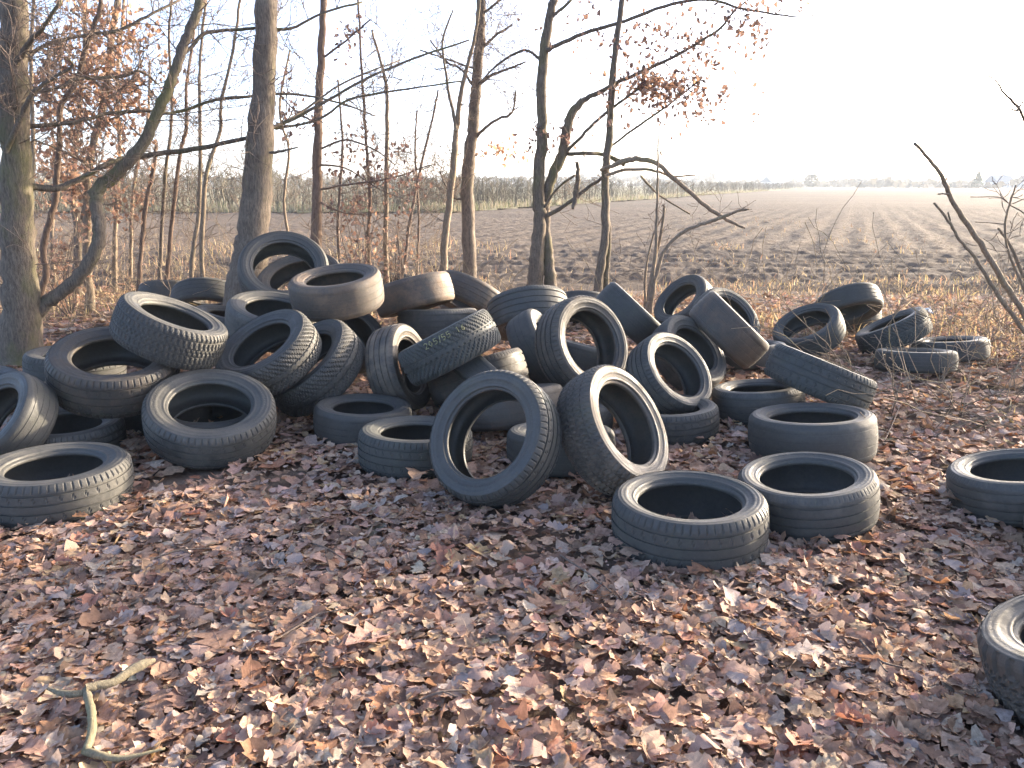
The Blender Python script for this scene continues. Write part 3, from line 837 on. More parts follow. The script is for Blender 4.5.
# ------------------------------------------------------------------ trees
def limb(mb, path, Y0, Y1=None, sides=8, rough=.03, k=5, jitter=.0, ground=False):
    Y1 = Y0 if Y1 is None else Y1
    n = len(path)
    pts, rad = [], []
    for i, (u, v, w) in enumerate(path):
        Y = Y0 + (Y1 - Y0) * i / max(1, n - 1)
        p = pix(u, v, Y); pts.append(p); rad.append(w / 2 * cam_depth(p) / FPX)
    pts, rad = np.array(pts), np.array(rad)
    if jitter: pts[1:-1, 1] += rng.normal(0, jitter, n - 2)
    if ground and pts[0, 2] > -.03:
        d = pts[0] - pts[1]; d /= np.linalg.norm(d) + 1e-9
        d = d * .5 + np.array([0, 0, -.5]); d /= np.linalg.norm(d)
        base = pts[0] + d * ((pts[0, 2] + .06) / max(.25, -d[2]))
        base[2] = -.06
        pts = np.concatenate([[base], pts]); rad = np.concatenate([[rad[0] * 1.35], rad])
    q = catmull(np.column_stack([pts, rad]), k)
    wob = rng.normal(0, 1, (len(q), 3)) * (np.minimum(q[:, 3:4] * .10, .004) + .001); wob[[0, -1]] = 0
    q[:, :3] += wob; q[:, 3] *= 1 + rng.normal(0, .03, len(q))
    mb.tube(q[:, :3], np.maximum(q[:, 3], .0015), sides, True, rough)
    return q

def grow(mb, p, d, L, r, level, up=.15, wander=.22, tips=None, sides=5, kids=(3, 5)):
    n = 6
    pts = [np.array(p, float)]; d = np.array(d, float) / np.linalg.norm(d)
    for i in range(n):
        d = d + rng.normal(0, wander, 3) * np.array([1, 1, .8]) + np.array([0, 0, up * .3]); d /= np.linalg.norm(d)
        pts.append(pts[-1] + d * L / n)
    pts = np.array(pts); rad = r * np.linspace(1, .35, n + 1)
    mb.tube(pts, np.maximum(rad, .0024), max(3, sides), False)
    if tips is not None: tips.extend(pts[2:])
    if level > 0:
        for _ in range(random.randint(*kids)):
            i = random.randint(1, n - 1)
            t = pts[i + 1] - pts[i]; t /= np.linalg.norm(t)
            side = np.cross(t, rng.normal(0, 1, 3)); side /= np.linalg.norm(side) + 1e-9
            grow(mb, pts[i], t * .55 + side * .8 + np.array([0, 0, .15]), L * random.uniform(.4, .65), rad[i] * .55, level - 1, up, wander, tips, sides - 1, kids)

def twigs_on(mb, q, n, L, level, r=None, tips=None, t0=.15, t1=1.0, up=.1):
    for _ in range(n):
        i = int(random.uniform(t0, t1) * (len(q) - 2))
        t = q[i + 1, :3] - q[i, :3]; t /= np.linalg.norm(t) + 1e-9
        side = np.cross(t, rng.normal(0, 1, 3)); side /= np.linalg.norm(side) + 1e-9
        rr = min(q[i, 3] * .5, .010) if r is None else r
        grow(mb, q[i, :3], t * .35 + side + np.array([0, 0, .15]), L * random.uniform(.5, 1.2), rr, level, up, .2, tips, 3, (2, 4))

def crown_above(mb, q, height, level=2, nb=7, spread=1.5, tips=None):
    """carry a stem on above the frame and branch it"""
    p = q[-1, :3]; r = q[-1, 3]
    t = q[-1, :3] - q[-4, :3]; t /= np.linalg.norm(t)
    t = t * .5 + np.array([0, 0, .6]); t /= np.linalg.norm(t)
    pts = [p - t * .02]; n = 9
    for i in range(n):
        t = t + rng.normal(0, .07, 3) + np.array([0, 0, .03]); t /= np.linalg.norm(t); pts.append(pts[-1] + t * height / n)
    pts = np.array(pts); rad = r * np.linspace(1, .2, n + 1)
    mb.tube(pts, rad, 7, False)
    for _ in range(nb):
        i = random.randint(1, n - 1); a = random.uniform(0, 6.283)
        grow(mb, pts[i], np.array([math.cos(a), math.sin(a), random.uniform(.2, .8)]), spread * random.uniform(.6, 1.2), rad[i] * .5, level, .2, .18, tips, 5, (3, 5))

def foliage(points, n, size, pal, spread):
    pts = np.asarray(points)
    idx = rng.integers(0, len(pts), n)
    pos = pts[idx] + rng.normal(0, spread, (n, 3)) + np.array([0, 0, -.02])
    tint = np.array(pal)[rng.integers(0, len(pal), n)] * rng.normal(1, .15, (n, 1))
    Vs, Fs, Ts, Us, off = [], [], [], [], 0
    for ki, kn in enumerate(('oak', 'beech')):
        k = (np.arange(n) % 2) == ki; c = k.sum()
        V, F_, T_, U_ = leaf_batch(pos[k], rng.uniform(.7, 1.25, c) * size, rng.uniform(0, 6.28, c), rng.normal(-.7, .6, c), rng.normal(0, .8, c), rng.normal(.4, .4, c), rng.normal(.2, .6, c), kn, 5, np.clip(tint[k], .02, .8))
        Vs.append(V); Fs.append(F_ + off); Ts.append(T_); Us.append(U_); off += len(V)
    return npmesh('withered_leaves', np.concatenate(Vs), np.zeros((0, 3), int), np.concatenate(Fs), M_TREELEAF, True, np.concatenate(Ts), np.concatenate(Us))
BRONZE = [(.43, .30, .225), (.38, .25, .19), (.48, .35, .26), (.31, .21, .165)]
DUSKY = [(.21, .15, .14), (.25, .18, .16), (.18, .13, .12)]

def cloud(u, v, Y, ru, rv, ry, n):
    out = []
    for _ in range(n):
        a = rng.normal(0, .5, 3)
        out.append(pix(u + a[0] * ru, v + a[1] * rv, Y + a[2] * ry))
    return np.array(out)

def carry(mb, pts, limbs, n):
    L = np.concatenate([q[:, :3] for q in limbs])
    for i in rng.choice(len(pts), n):
        e = pts[i]; d = np.linalg.norm(L - e, axis=1); s_ = L[np.argmin(d + rng.uniform(0, .15, len(L)))]
        m_ = (s_ + e) / 2 + rng.normal(0, .04, 3) + np.array([0, 0, .03])
        q = catmull(np.array([s_, m_, e, e + (e - m_) * .4]), 4)
        mb.tube(q, np.linspace(.005, .002, len(q)), 4, False)

class Tree:
    def __init__(s, name, label, cat='tree', group=None):
        s.name, s.label, s.cat, s.group = name, label, cat, group
        s.trunks, s.branches, s.tw = [], [], MB()
        s.base = None; s.leaves = []
    def stem(s, path, Y0, Y1=None, **kw):
        s.trunks.append(MB())
        q = limb(s.trunks[-1], path, Y0, Y1, kw.pop('sides', 12), ground=True, **kw)
        if s.base is None: s.base = q[0, :3].copy()
        return q
    def br(s, path, Y0, Y1=None, **kw):
        s.branches.append(MB())
        path = [(u, v, w * .8) for u, v, w in path]
        return limb(s.branches[-1], path, Y0, Y1, kw.pop('sides', 7), jitter=kw.pop('jitter', .04), **kw)
    def newtrunk(s):
        s.trunks.append(MB()); return s.trunks[-1]
    def newbranch(s):
        s.branches.append(MB()); return s.branches[-1]
    def done(s, bark, twbark=None):
        root = empty(s.name, s.base)
        off = Matrix.Translation(-Vector(s.base))
        for nm, mb, m in [('trunk', b, bark) for b in s.trunks] + [('branch', b, bark) for b in s.branches] + [('twigs', s.tw, twbark or M_TWIG)]:
            if mb.n:
                me = mb.mesh(nm, m); me.transform(off); o = link(nm, me, root)
                if nm == 'twigs': o['kind'] = 'stuff'
        for me in s.leaves:
            me.transform(off); link('withered_leaves', me, root)['kind'] = 'stuff'
        tag(root, s.label, s.cat, s.group)
        return root

# forked mossy tree at the left end of the heap
t = Tree('forked_tree', 'mossy forked tree with a straight stem and a snaking one beside the heap')
qa = t.stem([(22, 348, 41), (20, 300, 35), (18, 250, 31), (17, 200, 29), (15, 120, 27), (14, 40, 26), (13, 0, 25)], 6.2, rough=.05)
crown_above(t.tw, qa, 4.5, 2, 8, 1.8)
qb = t.stem([(28, 330, 18), (45, 304, 14), (63, 291, 13), (84, 270, 13), (98, 244, 13), (99, 222, 12.5), (95, 202, 12), (97, 191, 13), (108, 180, 13), (128, 163, 12), (145, 140, 11), (160, 108, 10.5), (172, 80, 10), (182, 50, 9.5), (192, 25, 9), (202, 0, 8.5)], 6.25, 6.6, sides=10)
crown_above(t.tw, qb, 2.5, 2, 6, 1.2)
bl = [t.br([(14, 170, 16), (5, 150, 12), (1, 110, 10), (-4, 50, 9)], 6.15),
      t.br([(15, 66, 8), (30, 42, 6), (47, 24, 5), (61, 0, 4)], 6.15, 5.9),
      t.br([(16, 72, 7), (40, 46, 5), (80, 36, 4), (120, 30, 4), (155, 14, 3.5), (180, 0, 3)], 6.2, 7.0),
      t.br([(6, 152, 8), (22, 120, 6), (35, 95, 5.5), (50, 78, 4.5), (66, 65, 3.5), (68, 58, 2)], 6.1, 5.9),
      t.br([(15, 188, 12), (35, 188, 9), (60, 187, 8), (85, 178, 7), (108, 164, 7), (125, 159, 7), (160, 153, 6.5), (200, 148, 6), (250, 137, 5), (275, 128, 4.5), (319, 106, 4), (362, 81, 3.5), (412, 59, 3), (469, 40, 2)], 6.2, 7.6),
      t.br([(275, 129, 3.5), (319, 119, 3.2), (350, 100, 3), (394, 91, 2.6), (462, 81, 2)], 7.22, 7.6),
      t.br([(20, 94, 6), (60, 87, 4.5), (80, 80, 4), (120, 76, 3.5), (143, 72, 3), (160, 86, 2)], 6.2, 6.9),
      t.br([(20, 128, 6), (75, 122, 5), (110, 113, 4.5), (150, 111, 4), (175, 112, 4), (215, 100, 4), (250, 97, 3.5), (294, 94, 3), (340, 103, 2.5), (375, 116, 2)], 6.25, 7.7),
      t.br([(182, 55, 5), (192, 46, 5), (205, 34, 4.5), (230, 29, 4.2), (256, 28, 4), (290, 28, 3.5), (322, 14, 3), (362, 2, 2.5)], 6.55, 7.4),
      t.br([(80, 178, 4), (100, 168, 3), (86, 176, 2)], 6.3)]
for q in bl: twigs_on(t.tw, q, 12, .6, 2, .005)
for q in (qa, qb): twigs_on(t.tw, q, 12, .9, 2, .006, t0=.4)
t.done(M_BARKMOSS)

# thick straight trunk behind the heap
t = Tree('straight_tree', 'thick straight grey-brown tree trunk rising behind the top tyre of the heap')
q = t.stem([(244, 318, 50), (247, 290, 42), (250, 262, 36.5), (253, 235, 32), (256, 200, 29.5), (259, 160, 27), (262, 110, 24), (265, 60, 22.5), (267, 0, 21.5)], 7.0, sides=16, rough=.035)
crown_above(t.tw, q, 5, 2, 9, 2.0)
b = t.br([(270, 153, 4), (284, 151, 3), (298, 147, 2)], 6.9, 6.7); twigs_on(t.tw, b, 3, .3, 1)
twigs_on(t.tw, q, 8, .7, 2, .006, t0=.5)
b = t.br([(268, 130, 4), (300, 112, 3), (345, 84, 2.5), (400, 60, 2)], 7.0, 8.0); twigs_on(t.tw, b, 8, .5, 1)
t.done(M_BARK)

# reddish slim trunk with hanging leaves
t = Tree('slim_reddish_tree', 'slim reddish straight trunk with withered leaves beside the thick trunk')
q = t.stem([(316, 268, 13), (316, 235, 11.5), (317, 180, 9.5), (318, 120, 8.5), (321, 50, 7.5), (324, 0, 6.5)], 9.2, sides=10)
crown_above(t.tw, q, 3, 1, 6, 1.2)
tips = []
for pth in ([(318, 150, 3), (345, 140, 2.5), (375, 150, 2), (395, 165, 1.5)], [(317, 190, 3), (345, 185, 2.5), (390, 178, 2), (430, 165, 1.5)], [(320, 60, 3), (345, 40, 2.5), (370, 20, 2)],
            [(318, 125, 3), (295, 110, 2), (280, 95, 1.5)], [(317, 200, 3), (340, 212, 2), (372, 215, 1.5)], [(317, 165, 3), (345, 168, 2), (380, 190, 1.5), (420, 205, 1.2)]):
    b = t.br(pth, 9.2, 9.0); twigs_on(t.tw, b, 6, .35, 1, .004, tips)
t.leaves.append(foliage(tips, 420, .055, DUSKY, .05))
t.done(M_BARKRED)

# slender trunk with an s-bend
t = Tree('bent_slim_tree', 'slim tree with a gentle bend behind the heap, left of the twin mossy stems')
q = t.stem([(470, 285, 15), (469, 240, 13.5), (467, 190, 13), (470, 150, 12.5), (473, 131, 12), (475, 100, 11), (477, 80, 10.5), (480, 40, 10), (481, 0, 9.5)], 10.0, sides=12)
crown_above(t.tw, q, 4, 2, 8, 1.6)
for pth, y1 in (([(477, 86, 5), (492, 75, 4), (508, 69, 3), (525, 62, 2)], 9.6), ([(479, 52, 4), (495, 35, 3.5), (512, 25, 2.5)], 9.8), ([(474, 140, 5), (485, 128, 4), (500, 118, 3.5), (512, 112, 3), (516, 90, 2)], 9.7),
                ([(480, 15, 4), (495, 5, 3), (505, -4, 3)], 9.8), ([(476, 90, 4), (462, 70, 3), (447, 62, 2.5), (430, 40, 2)], 10.2), ([(478, 70, 3), (450, 60, 2.5), (420, 50, 2)], 10.4), ([(468, 200, 3), (452, 196, 2.5), (440, 172, 2)], 10.2)):
    b = t.br(pth, 10, y1); twigs_on(t.tw, b, 12, .7, 2, .005)
tips = list(cloud(503, 148, 9.6, 20, 10, .2, 60))
t.leaves.append(foliage(tips, 70, .06, BRONZE, .03))
t.done(M_BARK)

# twin mossy stems with the long overhanging branch
t = Tree('twin_stemmed_tree', 'twin-stemmed mossy tree behind the heap with leafy branches reaching over the field')
qi = t.stem([(534, 296, 19), (536, 272, 16), (537, 250, 15), (540, 219, 13), (538, 191, 12), (542, 138, 11), (541, 98, 10.5), (544, 53, 10), (550, 16, 9), (554, 0, 8.5)], 9.3)
crown_above(t.tw, qi, 3.5, 2, 7, 1.6)
qj = t.stem([(552, 296, 14), (549, 270, 12), (548, 252, 11), (545, 215, 10), (547, 195, 10), (552, 176, 10), (562, 154, 10.5), (567, 130, 10), (571, 115, 9), (583, 100, 7)], 9.35)
tips = []
long1 = t.br([(583, 100, 7), (600, 92, 6), (615, 84, 5), (648, 69, 4.5), (684, 51, 4), (705, 38, 3.5), (721, 28, 3), (735, 10, 2.5), (745, 2, 2)], 9.35, 9.0)
long2 = t.br([(544, 53, 7), (552, 48, 6), (583, 34, 5), (623, 22, 4.5), (664, 6, 4), (705, 0, 3.5), (740, 6, 3), (770, 15, 2.5), (800, 17, 1.8), (817, 15, 1.2)], 9.3, 8.9)
oth = [t.br([(546, 216, 6), (560, 209, 5.5), (574, 199, 5), (590, 187, 4.5), (602, 178, 4)], 9.3, 9.1),
       t.br([(568, 154, 5), (585, 154, 5), (603, 154, 5), (616, 160, 6), (625, 165, 5)], 9.35, 9.2),
       t.br([(562, 156, 5), (578, 140, 4.5), (600, 118, 4), (630, 95, 3), (650, 82, 2)], 9.35, 9.0),
       t.br([(607, 149, 3), (640, 125, 3), (670, 104, 2.5), (700, 80, 2)], 9.2, 9.0),
       t.br([(543, 62, 4), (525, 50, 3.5), (500, 62, 3), (478, 84, 2)], 9.3, 9.6), t.br([(549, 20, 4), (565, 6, 4), (574, -3, 3)], 9.3),
       t.br([(540, 215, 4), (556, 190, 3), (575, 175, 3)], 9.3, 9.1)]
t.br([(577, 162, 4), (578, 180, 6.5), (576, 196, 7), (573, 209, 4)], 9.15, 9.15)          # dead piece hanging down
for q in (long1, long2): twigs_on(t.tw, q, 20, .6, 2, .0055, tips, t0=.25)
for q in oth: twigs_on(t.tw, q, 7, .45, 1, .004, tips if q is oth[3] or q is oth[2] else None)
t.leaves.append(foliage(tips, 420, .062, DUSKY, .05))
ca, cb_ = cloud(650, 84, 9.0, 42, 16, .3, 220), cloud(686, 92, 9.0, 52, 46, .4, 200)
carry(t.tw, ca, [long1, oth[2], oth[3]], 40); carry(t.tw, cb_, [long1, oth[3]], 45)
t.leaves.append(foliage(ca, 330, .06, BRONZE, .035)); t.leaves.append(foliage(cb_, 260, .06, DUSKY, .03))
t.leaves.append(foliage(cloud(640, 30, 9.0, 120, 30, .4, 200), 70, .055, DUSKY, .03))
t.leaves.append(foliage(cloud(545, 140, 9.2, 30, 16, .2, 100), 60, .055, DUSKY, .03))
t.done(M_BARKMOSS)

# thin pale-mossy stem
t = Tree('thin_leaning_tree', 'thin leaning tree stem right beside the twin-stemmed tree')
q = t.stem([(597, 296, 10), (601, 262, 9), (605, 236, 8.5), (605, 180, 8), (609, 138, 7.5), (611, 102, 7), (615, 53, 6.5), (622, 0, 6)], 9.1, sides=9)
crown_above(t.tw, q, 3, 2, 6, 1.2); twigs_on(t.tw, q, 10, .5, 1, .004)
q = t.stem([(606, 292, 6), (608, 260, 4.5), (609, 228, 4), (604, 190, 3)], 9.15, sides=7)
t.done(M_BARKMOSS)

# snapped bough caught in the stems
t = Tree('broken_bough', 'broken bare bough hanging from the thin stems out over the field edge', 'bough')
q = limb(t.newtrunk(), [(600, 170, 3), (612, 166, 4.5), (627, 160, 5.5), (640, 159, 5), (656, 163, 4.8), (670, 175, 4.5), (684, 187, 4.3), (700, 201, 4.2), (713, 211, 4.2), (730, 221, 3.4), (745, 228, 2.2)], 9.0, 8.8, 8, .04)
t.base = q[0, :3].copy()
b = t.br([(605, 176, 4), (625, 170, 4), (650, 170, 3.5), (672, 176, 2.5), (695, 175, 2)], 9.0); twigs_on(t.tw, b, 8, .25, 1, .003); twigs_on(t.tw, q, 6, .25, 1, .003)
t.br([(641, 176, 3), (660, 195, 2.5), (690, 214, 2)], 8.9)
t.done(M_BARKPALE)

# multi-stemmed shrub by the heap
t = Tree('bare_shrub', 'bare shrub with several thin curving stems right behind the leaning tyres', 'shrub')
qs = [t.stem([(648, 316, 6.5), (650, 300, 5.0), (652, 280, 4.3), (656, 240, 3.2), (657, 203, 2.5), (658, 165, 2.2), (658, 134, 1.4)], 8.6, sides=7),
      t.stem([(650, 312, 5.8), (654, 285, 4.3), (660, 262, 3.6), (666, 248, 3.2), (680, 234, 3.6), (697, 226, 3.6), (715, 220, 3.6), (728, 215, 3.2), (738, 211, 2.9), (749, 209, 2.2)], 8.6, 8.4, sides=7),
      t.stem([(647, 312, 5.0), (651, 280, 3.6), (660, 240, 2.9), (664, 211, 2.5), (663, 205, 2.2)], 8.65, sides=7),
      t.stem([(646, 314, 3.6), (645, 280, 2.5), (652, 240, 1.8), (663, 215, 1.4)], 8.7, sides=6)]
for q in qs: twigs_on(t.tw, q, 7, .3, 1, .003, t0=.35)
t.done(M_BARKPALE)

# broken shrub at the right
t = Tree('snapped_shrub', 'shrub of thick snapped-off stems slanting up over the field edge', 'shrub')
qs = [t.stem([(1052, 372, 7.5), (1024, 314, 6.0), (1000, 277, 5.6), (980, 243, 5.2), (962, 216, 4.9), (950, 196, 4.5), (945, 183, 4.5), (940, 173, 3.8), (928, 158, 3.2), (914, 143, 3.0)], 6.3, 6.0, sides=8),
      t.stem([(1048, 368, 6.0), (1020, 325, 4.5), (1000, 298, 4.1), (975, 258, 3.4), (960, 240, 3.0), (948, 220, 2.8), (934, 203, 2.4)], 6.3, 6.1, sides=7),
      t.stem([(1056, 372, 6.0), (1040, 310, 4.5), (1024, 278, 3.8), (1010, 245, 3.0), (998, 228, 2.2)], 6.4, sides=7),
      t.stem([(1050, 360, 4.5), (1024, 290, 3.0), (1008, 250, 2.2), (1005, 225, 2.2), (1011, 200, 1.9), (1016, 185, 1.5)], 6.4, 6.3, sides=6)]
t.br([(949, 194, 2.2), (938, 194, 1.9)], 6.1); t.br([(950, 221, 2.6), (948, 212, 2.2)], 6.15); t.br([(945, 184, 2.2), (947, 177, 1.5)], 6.1)
for pth in ([(1010, 205, 1.5), (1024, 214, 1.7), (1040, 222, 1.5)], [(1008, 203, 1.2), (998, 197, 1.0), (970, 197, 0.8)], [(1005, 224, 1.4), (990, 223, 1.0), (975, 222, 0.8)], [(1012, 204, 1.4), (1026, 198, 1.0)]):
    t.br(pth, 6.35)
for q in qs[2:]: twigs_on(t.tw, q, 8, .35, 1, .003, t0=.4)
t.done(M_BARKPALE)

# tree just out of frame whose bare branch dips into the picture
t = Tree('overhanging_tree', 'bare tree whose thin forked twig reaches in over the snapped shrub')
q = t.stem([(1220, 380, 26), (1215, 250, 20), (1205, 130, 18), (1200, 20, 15)], 6.6)
crown_above(t.tw, q, 3.5, 3, 9, 1.8)
b = t.br([(1204, 150, 8), (1130, 170, 7), (1080, 152, 5), (1040, 132, 4), (1018, 110, 3.5), (1005, 94, 2.6), (990, 78, 1.8), (972, 66, 1.2), (955, 52, .8)], 6.5, 5.6)
t.br([(1018, 111, 2.4), (1000, 108, 1.6), (975, 105, 1)], 5.75); t.br([(1017, 110, 2.4), (1024, 96, 2), (1034, 84, 1.5)], 5.75)
twigs_on(t.tw, b, 5, .3, 1, .003, t0=.1, t1=.5); twigs_on(t.tw, q, 12, 1.2, 2, .008, t0=.3)
t.done(M_BARK)
# edge of the wood beyond the right of the frame: it filters the low sun over the clearing
for k, (x, y, h) in enumerate(((8.6, 8.6, 8.0), (7.0, 4.4, 7.5))):
    t = Tree('woodland_tree', 'bare tree at the wood edge standing out beyond the lone grey tyre', 'tree', 'bare trees at the wood edge')
    pts = np.array([[x, y, -.06], [x + .03, y, .5], [x + random.gauss(0, .1), y + .05, 1.5], [x + random.gauss(0, .2), y, 2.6]])
    qq = catmull(np.column_stack([pts, [.15, .11, .10, .09]]), 5)
    t.newtrunk().tube(qq[:, :3], qq[:, 3], 10, True, .03); t.base = pts[0]
    crown_above(t.tw, qq, h - 2.6, 3, 12, 2.0)
    twigs_on(t.tw, qq, 8, 1.3, 2, .010, t0=.4)
    t.done(M_BARK)

# leafy young beech at the left
t = Tree('young_beech', 'young beech keeping its bronze withered leaves behind the forked tree')
q = t.stem([(90, 300, 9), (87, 240, 8), (88, 170, 7.5), (97, 130, 7), (105, 95, 7), (112, 37, 6.5), (118, 0, 6)], 9.0, sides=9)
tips = []
crown_above(t.tw, q, 2, 2, 6, 1.0, tips)
for pth in ([(90, 165, 4), (60, 150, 3), (35, 140, 2)], [(97, 130, 4), (70, 112, 3), (45, 95, 2)], [(106, 92, 4), (80, 70, 3), (50, 50, 2)], [(104, 100, 4), (125, 85, 3), (143, 60, 2)], [(98, 128, 4), (120, 115, 3), (140, 108, 2)],
            [(112, 40, 3), (90, 25, 2.5), (70, 10, 2)], [(110, 50, 3), (130, 40, 2.5), (145, 48, 2)], [(88, 180, 3), (70, 190, 2.5), (48, 185, 2)], [(88, 200, 3), (105, 205, 2), (120, 200, 1.5)]):
    b = t.br(pth, 9.0, 8.8); twigs_on(t.tw, b, 8, .45, 1, .004, tips)
t.leaves.append(foliage(tips, 1100, .068, BRONZE, .06))
t.leaves.append(foliage(cloud(88, 80, 9.0, 62, 75, .5, 500), 1100, .07, BRONZE, .04))
t.leaves.append(foliage(cloud(75, 165, 9.0, 55, 50, .5, 300), 420, .066, BRONZE, .04))
t.done(M_BARKPALE)

# thin dark leaning stem
t = Tree('thin_dark_sapling', 'thin dark crooked stem between the forked tree and its snaking stem', 'sapling')
q = t.stem([(40, 300, 7), (46, 272, 6), (43, 247, 6), (54, 205, 5.8), (57, 175, 5.5), (59, 145, 5.3), (61, 107, 5.2), (75, 85, 5), (85, 52, 4.8), (97, 20, 4.5), (101, 0, 4)], 6.6, sides=8)
crown_above(t.tw, q, 1.5, 1, 5, .8); twigs_on(t.tw, q, 6, .3, 1, .003, t0=.3)
t.done(M_BARKRED)

SAP = [  # path, distance, bark, label
    ([(78, 290, 10), (77, 230, 8), (74, 190, 6.5), (78, 120, 5), (82, 60, 4), (86, 0, 3.5)], 10.2, M_BARK, 'dark double sapling behind the snaking stem', ''),
    ([(84, 288, 6), (83, 240, 5), (86, 190, 4), (92, 140, 3)], 10.3, M_BARK, 'short dark sapling against the dark double sapling', ''),
    ([(115, 285, 5), (117, 220, 4.5), (120, 160, 4), (118, 90, 3.5), (124, 0, 3)], 10.5, M_BARKPALE, 'pale thin sapling next to the bend of the snaking stem', ''),
    ([(139, 282, 5), (141, 240, 4.5), (144, 207, 4.5), (150, 182, 4), (155, 160, 3.6), (156, 140, 3)], 9.0, M_BARKRED, 'short crooked sapling topped at branch height beside the snaking stem', ''),
    ([(131, 278, 4), (134, 230, 3.6), (140, 180, 3.2), (146, 120, 2.6), (150, 60, 2)], 11.5, M_BARKPALE, 'faint pale sapling behind the short crooked sapling', ''),
    ([(160, 272, 4), (162, 210, 3.8), (166, 170, 3.4), (170, 110, 3), (168, 40, 2.6), (172, 0, 2.4)], 9.6, M_BARK, 'straight thin sapling, first of the pair past the crooked sapling', ''),
    ([(167, 275, 4.6), (171, 205, 4.2), (178, 152, 4), (184, 128, 3.6), (188, 85, 3), (190, 40, 2.6), (196, 0, 2.4)], 9.3, M_BARKRED, 'kinked thin sapling, second of the pair past the crooked sapling', ''),
    ([(191, 278, 4.8), (193, 250, 4.5), (196, 205, 4.2), (198, 125, 3.6), (202, 70, 3), (206, 0, 2.6)], 9.0, M_BARKPALE, 'thin sapling just behind the arched smooth tyre', ''),
    ([(203, 280, 5.2), (204, 240, 4.8), (207, 175, 4.4), (216, 130, 3.8), (222, 100, 3.4), (232, 50, 3), (240, 0, 2.6)], 8.8, M_BARKPALE, 'thin leaning sapling nearest the thick straight trunk', ''),
    ([(369, 262, 4.5), (369, 231, 3.8), (371, 200, 3.6), (367, 163, 3.4), (364, 119, 3), (361, 60, 2.6), (358, 0, 2.4)], 9.6, M_BARKRED, 'wavy thin sapling past the slim reddish trunk', ''),
    ([(386, 264, 5.5), (387, 231, 5), (387, 160, 4.5), (387, 94, 4), (383, 70, 3), (372, 30, 2.4)], 9.8, M_BARKPALE, 'straight pale sapling past the wavy thin sapling', ''),
    ([(444, 272, 8), (445, 237, 7.5), (450, 200, 7), (455, 150, 6.5), (456, 131, 6), (462, 87, 4.5), (475, 34, 3.5), (480, -5, 3)], 9.6, M_BARKPALE, 'forked sapling growing close to the slim tree with a gentle bend', 'fork'),
    ([(405, 262, 3.6), (410, 220, 3.2), (420, 170, 2.8), (432, 120, 2.4), (438, 90, 2)], 10.5, M_TWIG, 'very thin leaning sapling between the pale and the forked saplings', ''),
    ([(417, 262, 3), (418, 220, 2.6), (415, 150, 2.2), (417, 110, 1.8)], 11, M_TWIG, 'hair-thin straight sapling beside the very thin leaning one', ''),
    ([(340, 264, 3.4), (338, 220, 3), (344, 150, 2.6), (338, 80, 2.2)], 10.5, M_TWIG, 'hair-thin sapling just past the slim reddish trunk', ''),
    ([(289, 240, 3), (283, 200, 2.8), (286, 150, 2.6), (281, 110, 2.4), (290, 50, 2)], 11, M_BARKPALE, 'pale hair-thin sapling between the thick and the slim reddish trunk', ''),
    ([(29, 300, 6), (31, 220, 5), (33, 150, 4), (30, 60, 3.5), (34, 0, 3)], 8.2, M_BARKPALE, 'pale sapling half hidden by the straight mossy stem', ''),
    ([(55, 290, 4), (53, 230, 3.6), (50, 170, 3.2), (46, 100, 2.6), (48, 40, 2)], 10.8, M_BARKPALE, 'faint sapling behind the thin dark crooked stem', ''),
]
for path, Y, bark, lb, opt in SAP:
    t = Tree('sapling', lb, 'sapling', 'thin saplings at the wood edge')
    q = t.stem(path, Y, sides=7, jitter=.05)
    if path[-1][1] < 20: crown_above(t.tw, q, 1.2, 1, 5, .7)
    twigs_on(t.tw, q, 20, .7, 2, .0045, t0=.3)
    if opt == 'fork':
        b = t.br([(456, 131, 5), (452, 108, 4.5), (449, 95, 4), (444, 60, 3.4), (442, 40, 3), (447, 25, 2.6), (453, 10, 2)], 9.6); twigs_on(t.tw, b, 6, .4, 1, .003)
    t.done(bark)

# low bronze sprays of beech suckers in the undergrowth
for k, (u, v, Y, ru, rv, n, lb) in enumerate(((60, 235, 8.6, 45, 35, 150, 'low bronze-leaved sucker beneath the young beech'), (355, 195, 9.4, 60, 22, 130, 'low spray of rusty leaves between the slim reddish trunk and pale sapling'),
                                        (395, 235, 9.3, 14, 16, 60, 'small orange-leaved sucker at the foot of the pale sapling'))):
    t = Tree('beech_sucker', lb, 'shrub')
    base = pix(u, v, Y); base[2] = -.03
    t.base = base; tips = []
    for _ in range(7):
        tgt = pix(u + random.gauss(0, .5) * ru, v + random.gauss(0, .4) * rv, Y + random.gauss(0, .15))
        mid = (base + tgt) / 2 + rng.normal(0, .08, 3)
        qq = catmull(np.column_stack([np.array([base, mid, tgt]), [.008, .006, .003]]), 5)
        t.newtrunk().tube(qq[:, :3], qq[:, 3], 5, False); twigs_on(t.tw, qq, 4, .3, 1, .003, tips, t0=.4)
    t.leaves.append(foliage(tips, n, .06, BRONZE, .05))
    t.done(M_TWIG)

